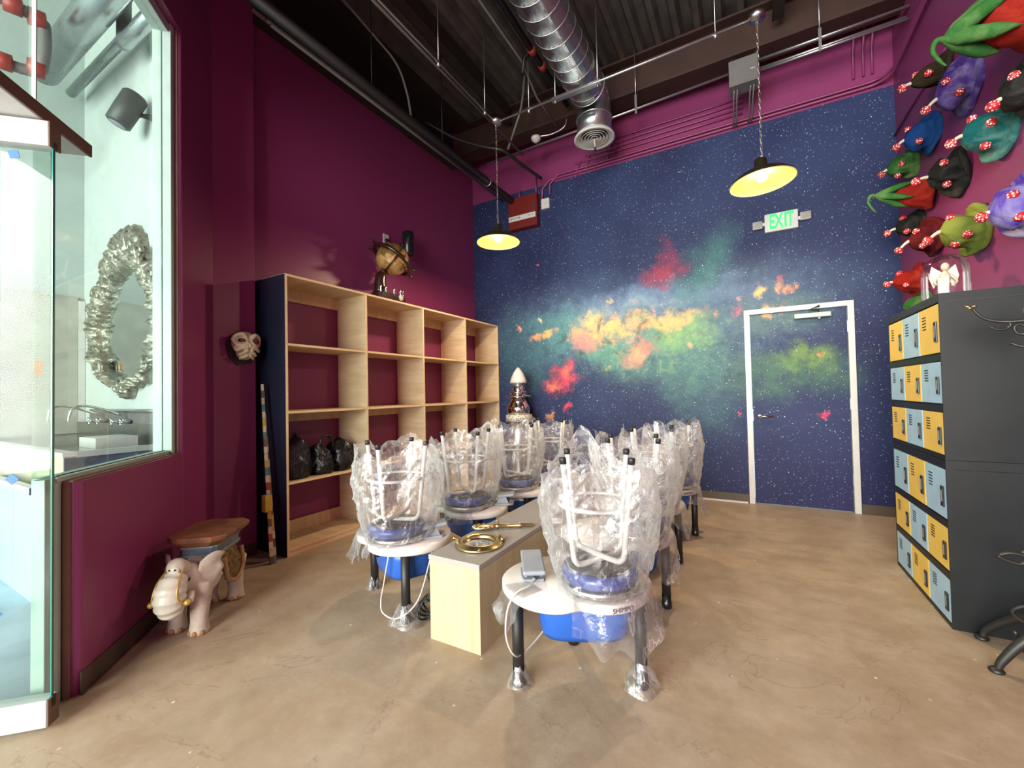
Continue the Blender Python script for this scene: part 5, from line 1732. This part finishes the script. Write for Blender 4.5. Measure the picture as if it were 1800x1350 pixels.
# outlet and small cylinder speaker on the wall above the shelves
ou = thing('wall_outlet', 'white wall outlet plate above the globe', 'outlet', (XL, 3.62, 3.16))
MB().box(0.0, -0.045, -0.07, 0.012, 0.045, 0.07, bev=0.003).build('plate', WHITE, ou)
MB().box(0.012, -0.018, -0.02, 0.035, 0.022, 0.012).build('plug', BLACK, ou)
cs = thing('cylinder_speaker', 'small black cylinder wall speaker right of the globe', 'speaker', (XL, 3.86, 3.17))
MB().lathe([(0.0, -0.145), (0.060, -0.145), (0.066, -0.135), (0.068, 0.0), (0.068, 0.128), (0.062, 0.138), (0.0, 0.138)], 28, (0.135, 0, 0)).build('speaker_body', BLACKG, cs)
MB().cyl((0.0, 0, -0.01), (0.08, 0, -0.01), 0.028, 12).build('speaker_bracket', BLACK, cs)

# ------------------------------------------------------------------ bin bags on the third shelf
def binbag(c, r, seed, label, handles):
    t = thing('bin_bag', label, 'bag', (c[0], c[1], 0.604), 0, 'black bags on the shelf')
    b = MB()
    rings = []
    for i in range(19):
        v = i / 18
        ring = []
        for j in range(44):
            a = 2 * PI * j / 44
            rr = (0.80 + 0.20 * math.sin(PI * min(v * 1.6, 1.0))) * (1.0 if v < 0.72 else max(0.03, 1 - ((v - 0.72) / 0.28) ** 1.6))
            q = Vector((math.cos(a), math.sin(a), v * 2))
            crs = 1 - abs(mn.noise(q * 4.2 + Vector((0, seed, 0)))) * 2.4
            d = 1 + 0.20 * mn.noise(q * 1.5 + Vector((seed, 0, 0))) + 0.13 * crs
            ring.append(Vector((r[0] * rr * d * math.cos(a), r[1] * rr * d * math.sin(a), max(0.001, r[2] * v * (1 + 0.22 * mn.noise(q * 1.6 + Vector((seed, 5, 0))))))))
        rings.append(ring)
    b.rings(rings)
    b.build('bag_body', BINBAG, t)
    for (y0, y1, hz) in handles:
        MB().tube(smooth_path([(0.02, y0, r[2] * 0.80), (0.03, y0 + 0.02, r[2] * 1.0 + hz * 0.6), (0.03, (y0 + y1) / 2, r[2] + hz), (0.03, y1 - 0.02, r[2] + hz * 0.6), (0.02, y1, r[2] * 0.80)], 4), 0.012, 8).build('bag_handle', BINBAG, t)


binbag((-3.475, 2.265, 0), (0.135, 0.125, 0.37), 1.5, 'tall black bin bag at the navy end of the shelf', [])
binbag((-3.46, 2.50, 0), (0.125, 0.110, 0.27), 4.5, 'slumped black bag with loop handle, middle of the three on the shelf', [(-0.02, 0.13, 0.07)])
binbag((-3.47, 2.72, 0), (0.135, 0.125, 0.29), 8.5, 'round black bin bag, right one of the three on the shelf', [])

# ------------------------------------------------------------------ stainless rocket beside the shelves
rk = thing('metal_rocket', 'polished metal rocket sculpture with a white nose cone by the mural', 'sculpture', (-2.79, 5.12, 0))
rk.scale = (1.14, 1.14, 1.095)
MB().lathe([(0.0, 0.0), (0.17, 0.0), (0.17, 0.03), (0.12, 0.06), (0.10, 0.22), (0.13, 0.50), (0.14, 0.62), (0.125, 0.70), (0.125, 0.80), (0.135, 0.83)], 40).build('engine_stage', STEEL, rk)
MB().lathe([(0.130, 0.830), (0.160, 0.835), (0.160, 0.915), (0.130, 0.920)], 48).build('perforated_collar', mat_spots('perforated steel', (0.55, 0.53, 0.47), (0.03, 0.03, 0.03), 46.0, 0.36), rk)
MB().lathe([(0.128, 0.915), (0.136, 0.920), (0.136, 1.00), (0.130, 1.02), (0.080, 1.115), (0.072, 1.125)], 40).build('main_stage', CHROME, rk)
MB().lathe([(0.070, 1.12), (0.115, 1.130), (0.155, 1.142), (0.155, 1.155), (0.095, 1.165), (0.092, 1.185), (0.105, 1.190), (0.105, 1.205), (0.065, 1.210)], 40).build('flange', CHROME, rk)
MB().lathe([(0.062, 1.20), (0.064, 1.310), (0.060, 1.312), (0.0, 1.312)], 32).build('upper_stage', CHROME, rk)
MB().lathe([(0.0, 1.312), (0.104, 1.312), (0.099, 1.340), (0.082, 1.392), (0.058, 1.445), (0.032, 1.485), (0.012, 1.507), (0.0, 1.514)], 36).build('nose_cone', WHITE, rk)

# ------------------------------------------------------------------ brass porthole and brass door knocker handle on the bench
ph = thing('brass_porthole', 'round brass porthole with mirror glass lying on the bench top', 'porthole', (-1.355, 1.985, BH + 0.001))
MB().lathe([(0.088, 0.0), (0.132, 0.0), (0.137, 0.006), (0.132, 0.014), (0.118, 0.018), (0.112, 0.026), (0.100, 0.028), (0.090, 0.022), (0.088, 0.0)], 48).build('frame_ring', BRASS, ph)
MB().lathe([(0.0, 0.010), (0.090, 0.010)], 40).build('glass_disc', MIRROR, ph)
for a in (0.35, 3.6, 2.1, 5.3):
    MB().ell((0.124 * math.cos(a), 0.124 * math.sin(a), 0.016), 0.010, 0.010, 0.006, 10, 6).build('screw_head', BRASS, ph)
MB().cyl((0.098, 0.10, 0.012), (0.06, 0.135, 0.012), 0.014, 12).build('hinge', BRASS, ph)
MB().tube([(-0.118, -0.03, 0.018), (-0.145, -0.03, 0.026), (-0.15, -0.045, 0.03)], 0.010, 10).build('dog_bolt', BRASS, ph)
hn = thing('brass_hand_mirror', 'ornate brass hand mirror with long handle behind the porthole', 'hand mirror', (-1.405, 2.27, BH + 0.001), 0.62)
b = MB()
b.ell((-0.09, 0, 0.016), 0.078, 0.042, 0.016, 24, 10)
o = b.build('mirror_back', BRASS, hn)
for i in range(12):
    a = 2 * PI * i / 12
    MB().ell((-0.09 + 0.062 * math.cos(a), 0.032 * math.sin(a), 0.022), 0.014, 0.010, 0.008, 10, 6).build('petal_relief', BRASS, o)
MB().tube([(-0.02, 0, 0.016), (0.0, 0, 0.018), (0.012, 0, 0.018), (0.03, 0, 0.017), (0.045, 0, 0.017), (0.06, 0, 0.016), (0.13, 0, 0.015), (0.14, 0, 0.015), (0.155, 0, 0.015), (0.22, 0, 0.012), (0.235, 0, 0.012)],
          [0.010, 0.020, 0.010, 0.016, 0.009, 0.013, 0.012, 0.017, 0.012, 0.011, 0.007], 14).build('handle', BRASS, hn)
MB().box(-0.008, -0.008, 0.0, 0.008, 0.008, 0.055, bev=0.003).build('catch', BRASS, hn)

# ------------------------------------------------------------------ coiled black power cables under the left wheel
b = MB()
for k in range(4):
    pts = []
    for i in range(24):
        a = 2 * PI * i / 24
        pts.append((0.055 * math.cos(a) + 0.01 * k, 0.02 * math.sin(3 * a + k) + 0.012 * k, 0.075 + 0.06 * math.sin(a) + 0.006 * k))
    b.tube(pts, 0.006, 6, closed_path=True)
b.tube(smooth_path([(0.0, 0, 0.13), (0.02, 0.01, 0.20), (0.0, 0.02, 0.27)], 4), 0.006, 6)
o = b.build('power_cable', BLACK, None, (-1.635, 1.86, 0.0), (0, 0, 0.6))
tag(o, 'coiled black power cable hanging beside the bench under the left wheel', 'cable')

# ------------------------------------------------------------------ torn film scraps round the table feet
def scrap(loc, seed, label, size=0.07):
    b = MB()
    rings = []
    for i in range(7):
        ring = []
        for j in range(16):
            a = 2 * PI * j / 16
            r = size * (0.35 + 0.65 * i / 6) * (1 + 0.45 * mn.noise(Vector((math.cos(a) * 1.7, math.sin(a) * 1.7, seed + i * 0.15))))
            z = 0.105 * (1 - i / 6) ** 1.3 + 0.018 * abs(mn.noise(Vector((a * 2, i * 0.7, seed)))) + 0.003
            ring.append(Vector((r * math.cos(a), r * math.sin(a), z)))
        rings.append(ring)
    b.rings(rings, cap=False)
    tag(b.build('film_scrap', FILM2, None, loc), label, 'plastic film', 'film scraps at the table feet')


def foot_of(i, lx, ly):
    x, y, th_, _, _ = wheels[i]
    c, s_ = math.cos(th_), math.sin(th_)
    tx, ty = x - (WC[0] * c - WC[1] * s_), y - (WC[0] * s_ + WC[1] * c)
    return (tx + lx * c - ly * s_, ty + lx * s_ + ly * c, 0)


scrap(foot_of(0, -0.27, -0.11), 1.0, 'crumpled clear film round the left foot of the nearest right hand wheel', 0.055)
scrap(foot_of(0, 0.27, -0.11), 2.0, 'crumpled clear film round the right foot of the nearest right hand wheel', 0.075)
scrap(foot_of(4, 0.27, -0.11), 3.0, 'crumpled clear film round the front foot of the nearest left hand wheel', 0.10)
scrap(foot_of(4, -0.27, -0.11), 5.0, 'crumpled clear film round the far foot of the nearest left hand wheel', 0.05)

# ------------------------------------------------------------------ washroom things seen through the glass
mr = thing('ornate_mirror', 'large silver baroque mirror on the washroom wall', 'mirror', (-5.36, 1.795, 2.0))
half = [(0.0, -0.67), (0.12, -0.60), (0.20, -0.56), (0.42, -0.54), (0.52, -0.46), (0.62, -0.40), (0.80, -0.30), (0.90, -0.12), (0.93, 0.05), (0.90, 0.20), (0.84, 0.30), (0.80, 0.44), (0.66, 0.50), (0.58, 0.60), (0.50, 0.64), (0.46, 0.78), (0.36, 0.84), (0.30, 0.96), (0.16, 1.0), (0.0, 1.02)]
inner = [(0.0, -0.49), (0.30, -0.47), (0.56, -0.34), (0.71, -0.15), (0.76, 0.03), (0.71, 0.16), (0.58, 0.27), (0.45, 0.42), (0.28, 0.55), (0.0, 0.58)]


def mirrored(h):
    h = [(x * (0.95 if h is inner else 0.90), z) for x, z in h]
    return h + [(-x, z) for x, z in h[::-1] if x > 1e-6]


def resample(poly, n):
    P = [Vector((x, z, 0)) for x, z in poly]
    P.append(P[0])
    d = [0]
    for i in range(1, len(P)):
        d.append(d[-1] + (P[i] - P[i - 1]).length)
    out = []
    k = 0
    for i in range(n):
        t = d[-1] * i / n
        while d[k + 1] < t:
            k += 1
        u = (t - d[k]) / (d[k + 1] - d[k])
        out.append(P[k].lerp(P[k + 1], u))
    return out


n_ = 300
oo, ii = resample(mirrored(half), n_), resample(mirrored(inner), n_)
rings = []
for f, hgt in ((0.0, 0.0), (0.0, 0.05), (0.06, 0.07), (0.12, 0.06), (0.2, 0.085), (0.28, 0.07), (0.36, 0.095), (0.45, 0.08), (0.54, 0.10), (0.63, 0.075), (0.72, 0.085), (0.80, 0.06), (0.86, 0.075), (0.92, 0.06), (1.0, 0.03)):
    ring = []
    for k in range(n_):
        p = oo[k].lerp(ii[k], f)
        nz = mn.noise(Vector((p.x * 9, p.y * 9, f * 3)))
        nz2 = 1 - 2 * abs(mn.noise(Vector((p.x * 17, p.y * 17, 4))))
        hh = hgt * (1 + 0.55 * nz + 0.55 * nz2) if 0 < f < 1 else hgt
        if f < 0.05:
            p = p * (1 + 0.035 * math.sin(k * 0.55) + 0.03 * nz)
        ring.append(Vector((p.x, -hh, p.y)))
    rings.append(ring)
b = MB()
b.rings(rings, cap=False)
fr_ = b.build('carved_frame', SILVERF, mr)
b = MB()
b.add([Vector((p.x, -0.032, p.y)) for p in ii], [tuple(range(n_))])
b.build('mirror_glass', MIRROR, mr)
for (x, z, r) in ((0.70, 0.42, 0.10), (-0.70, 0.42, 0.10), (0.45, 0.68, 0.09), (-0.45, 0.68, 0.09), (0.0, 0.86, 0.10), (0.0, -0.55, 0.09), (0.62, -0.36, 0.09), (-0.62, -0.36, 0.09), (0.88, 0.28, 0.07), (-0.88, 0.28, 0.07)):
    sgn = 1 if x >= 0 else -1
    pts = [(x + sgn * r * (1 - i / 26) * math.cos(i * 0.45), -0.10, z + r * (1 - i / 26) * math.sin(i * 0.45)) for i in range(22)]
    pts = [(px * 0.9, py, pz) for px, py, pz in pts]
    MB().tube(pts, lerp_list([0.024, 0.012], 22), 8).build('scroll', SILVERF, fr_)

for k in range(0, n_, 10):
    p, q_ = oo[k], ii[k]
    d_ = (oo[(k + 6) % n_] - oo[k])
    a0_, a1_, a2_ = q_.lerp(p, 0.25), q_.lerp(p, 0.75) + d_ * 0.45, q_.lerp(p, 1.06) + d_ * 0.9
    MB().tube(smooth_path([(a0_.x, -0.075, a0_.y), (a1_.x, -0.105, a1_.y), (a2_.x, -0.06, a2_.y)], 4), lerp_list([0.010, 0.026, 0.008], 9), 8).build('carved_leaf', SILVERF, fr_)

ct = thing('sink_counter', 'long washroom sink counter with plywood front and slate blue end', 'counter', (-4.21, 1.03, 0))
MB().box(-2.45, 0.0, 0.0, -0.02, 0.018, 0.915).build('front_panel', PLYPALE, ct)
MB().box(-0.02, 0.0, 0.0, 0.0, 0.76, 0.905).build('end_panel', SINKD, ct)
MB().box(-2.45, 0.018, 0.0, -0.02, 0.76, 0.80).build('carcass', PLYPALE, ct)
MB().box(-2.45, -0.012, 0.915, 0.012, 0.06, 0.945).build('rim', WHITE, ct)
MB().box(-0.04, 0.06, 0.905, 0.012, 0.76, 0.945).build('rim', ALU, ct)
MB().box(-2.45, 0.06, 0.80, -0.04, 0.70, 0.82).build('basin_floor', STEEL, ct)
MB().box(-2.45, 0.70, 0.80, 0.0, 0.755, 1.08).build('backsplash', STEEL, ct)
MB().box(-2.2, 0.735, 1.08, 0.0, 0.755, 1.22).build('splash_strip', GREYBOX, ct)
MB().tube([(-1.75, 0.70, 1.205), (0.0, 0.70, 1.205)], 0.012, 8).build('rail', CHROME, ct)
bx = thing('cardboard_box', 'white carton standing in the sink below the taps', 'box', (-5.02, 1.50, 0.821))
b = MB().box(-0.16, -0.14, 0, 0.22, 0.14, 0.17)
b.build('carton', WHITE, bx)
MB().box(-0.16, -0.143, 0.08, 0.22, -0.14, 0.083).build('carton_seam', GREYBOX, bx)
for i, x in enumerate((-5.98, -5.40)):
    fc = thing('faucet', ['chrome gooseneck faucet, farther one over the washroom sink', 'chrome gooseneck faucet, nearer one over the washroom sink'][i], 'faucet', (x, 1.735, 1.10), 0, 'washroom faucets')
    MB().tube(smooth_path([(0, 0, 0), (0, -0.03, 0.06), (0.0, -0.14, 0.12), (0.0, -0.28, 0.165), (0.0, -0.36, 0.14), (0.0, -0.385, 0.06), (0.0, -0.385, 0.02)], 5), 0.012, 10).build('spout', CHROME, fc)
    MB().tube([(-0.11, 0, 0.0), (0.11, 0, 0.0)], 0.022, 12).build('mixer_body', CHROME, fc)
    for sx in (-0.11, 0.11):
        h_ = MB().tube([(sx, 0, 0), (sx, -0.06, 0)], 0.018, 10).build('valve', CHROME, fc)
        for a in range(4):
            an = a * PI / 2 + 0.4
            MB().tube([(sx, -0.06, 0), (sx + 0.04 * math.cos(an), -0.065, 0.04 * math.sin(an))], 0.008, 8).build('cross_handle', CHROME, h_)

# cement boards leaning against the far washroom wall
for i, (y0, y1, z1, lab) in enumerate(((1.02, 1.735, 2.50, 'stained grey cement board beside the mirror'), (-0.2, 0.99, 2.46, 'stained grey cement board seen through the glass door'))):
    bdo = MB().box(-6.695, y0, 0.95, -6.66, y1, z1).build('cement_board', CONCB)
    tag(bdo, lab, 'board', 'cement boards')
ts = MB().box(-6.659, 1.40, 1.60, -6.657, 1.46, 1.76).build('tape_strip', ORANGET)
tag(ts, 'short orange tape strip stuck on the grey cement board', 'tape')
tag(MB().box(-6.69, 1.738, 0.95, -6.655, 1.795, 2.46).build('white_batten', WHITE), 'white batten in the washroom corner beside the mirror', 'batten')

# washroom wall speaker
ws = thing('wall_speaker', 'grey loudspeaker tilted down on the white washroom wall', 'speaker', (-4.93, 1.795, 4.02))
m = Matrix.Translation((-0.05, -0.17, 0.0)) @ Matrix.Rotation(math.radians(-20), 4, 'X') @ Matrix.Rotation(0.25, 4, 'Y') @ Matrix.Scale(0.72, 4)
MB().lathe([(0.0, -0.24), (0.10, -0.24), (0.13, -0.22), (0.135, 0.0), (0.135, 0.20), (0.11, 0.23), (0.0, 0.235)], 28, (0, 0, 0), m).build('speaker_body', M('charcoal speaker cabinet', (0.055, 0.060, 0.056), 0.5), ws)
MB().lathe([(0.0, -0.243), (0.085, -0.242), (0.09, -0.238)], 24, (0, 0, 0), m).build('speaker_port', GREYP, ws)
MB().tube([(0, 0, 0), (-0.01, -0.08, -0.02), (-0.05, -0.14, -0.04)], [0.03, 0.018, 0.022], 10).build('speaker_bracket', BLACK, ws)

# washroom ducts and red-clamped pipes
for i, (y, z, r, x1, lab) in enumerate(((1.38, 4.74, 0.125, -6.3, 'fat silver duct under the washroom ceiling'), (1.66, 4.80, 0.045, -6.6, 'thin silver pipe along the washroom wall'))):
    one('washroom_duct', MB().tube([(-3.75, y, z), (x1, y, z)], r, 24), DUCT, lab, 'duct')
sp2 = thing('stub_pipe', 'short silver pipe with black drop near the washroom window head', 'pipe', (-4.50, 1.60, 4.62))
MB().tube([(0.5, 0, 0), (-0.42, 0, 0), (-0.50, 0, 0.02)], 0.06, 18).build('pipe', DUCT, sp2)
MB().tube([(-0.47, 0, 0.02), (-0.47, 0, 0.45)], 0.055, 16).build('drop', GREYBOX, sp2)
rp = thing('fire_pipe', 'grey washroom pipe with red grooved couplings', 'pipe', (-5.42, 1.12, 4.22))
MB().tube(smooth_path([(-0.10, -0.9, 0.0), (-0.08, -0.35, 0.0), (0.0, 0.0, 0.0), (0.06, 0.05, 0.10), (0.10, 0.05, 0.36), (0.12, 0.0, 0.42), (0.16, -0.30, 0.42)], 4), 0.045, 14).build('pipe', GREYBOX, rp)
for (x, y, z) in ((0.02, 0.02, 0.03), (-0.04, -0.16, 0.0), (0.12, 0.0, 0.42), (0.14, -0.14, 0.42)):
    MB().tube([(x - 0.015, y - 0.055, z), (x - 0.014, y - 0.05, z), (x + 0.014, y + 0.05, z), (x + 0.015, y + 0.055, z)], [0.045, 0.070, 0.070, 0.045], 14).build('coupling', REDP, rp)
pipe('washroom_pipe', [(-6.6, 0.6, 4.00), (-6.3, 1.1, 3.96), (-5.95, 1.45, 3.98)], 0.025, GALV, 'thin silver pipe curving below the red coupling', 'pipe', None, 8, 6)
gp = thing('cabinet_panel', 'pale blue washroom cabinet front with white top rail, behind the glass door', 'cabinet', (-4.11, 0.855, 0))
for k in range(5):
    MB().box(-0.42 * (k + 1) + 0.003, 0, 0.004, -0.42 * k, 0.03, 0.715).build('panel_sheet', LOCKL, gp)
MB().box(-2.1, -0.012, 0.715, 0.006, 0.035, 0.745).build('top_rail', WHITE, gp)
MB().box(0.006, -0.013, 0.700, 0.012, 0.036, 0.746).build('end_cap', SINKD, gp)
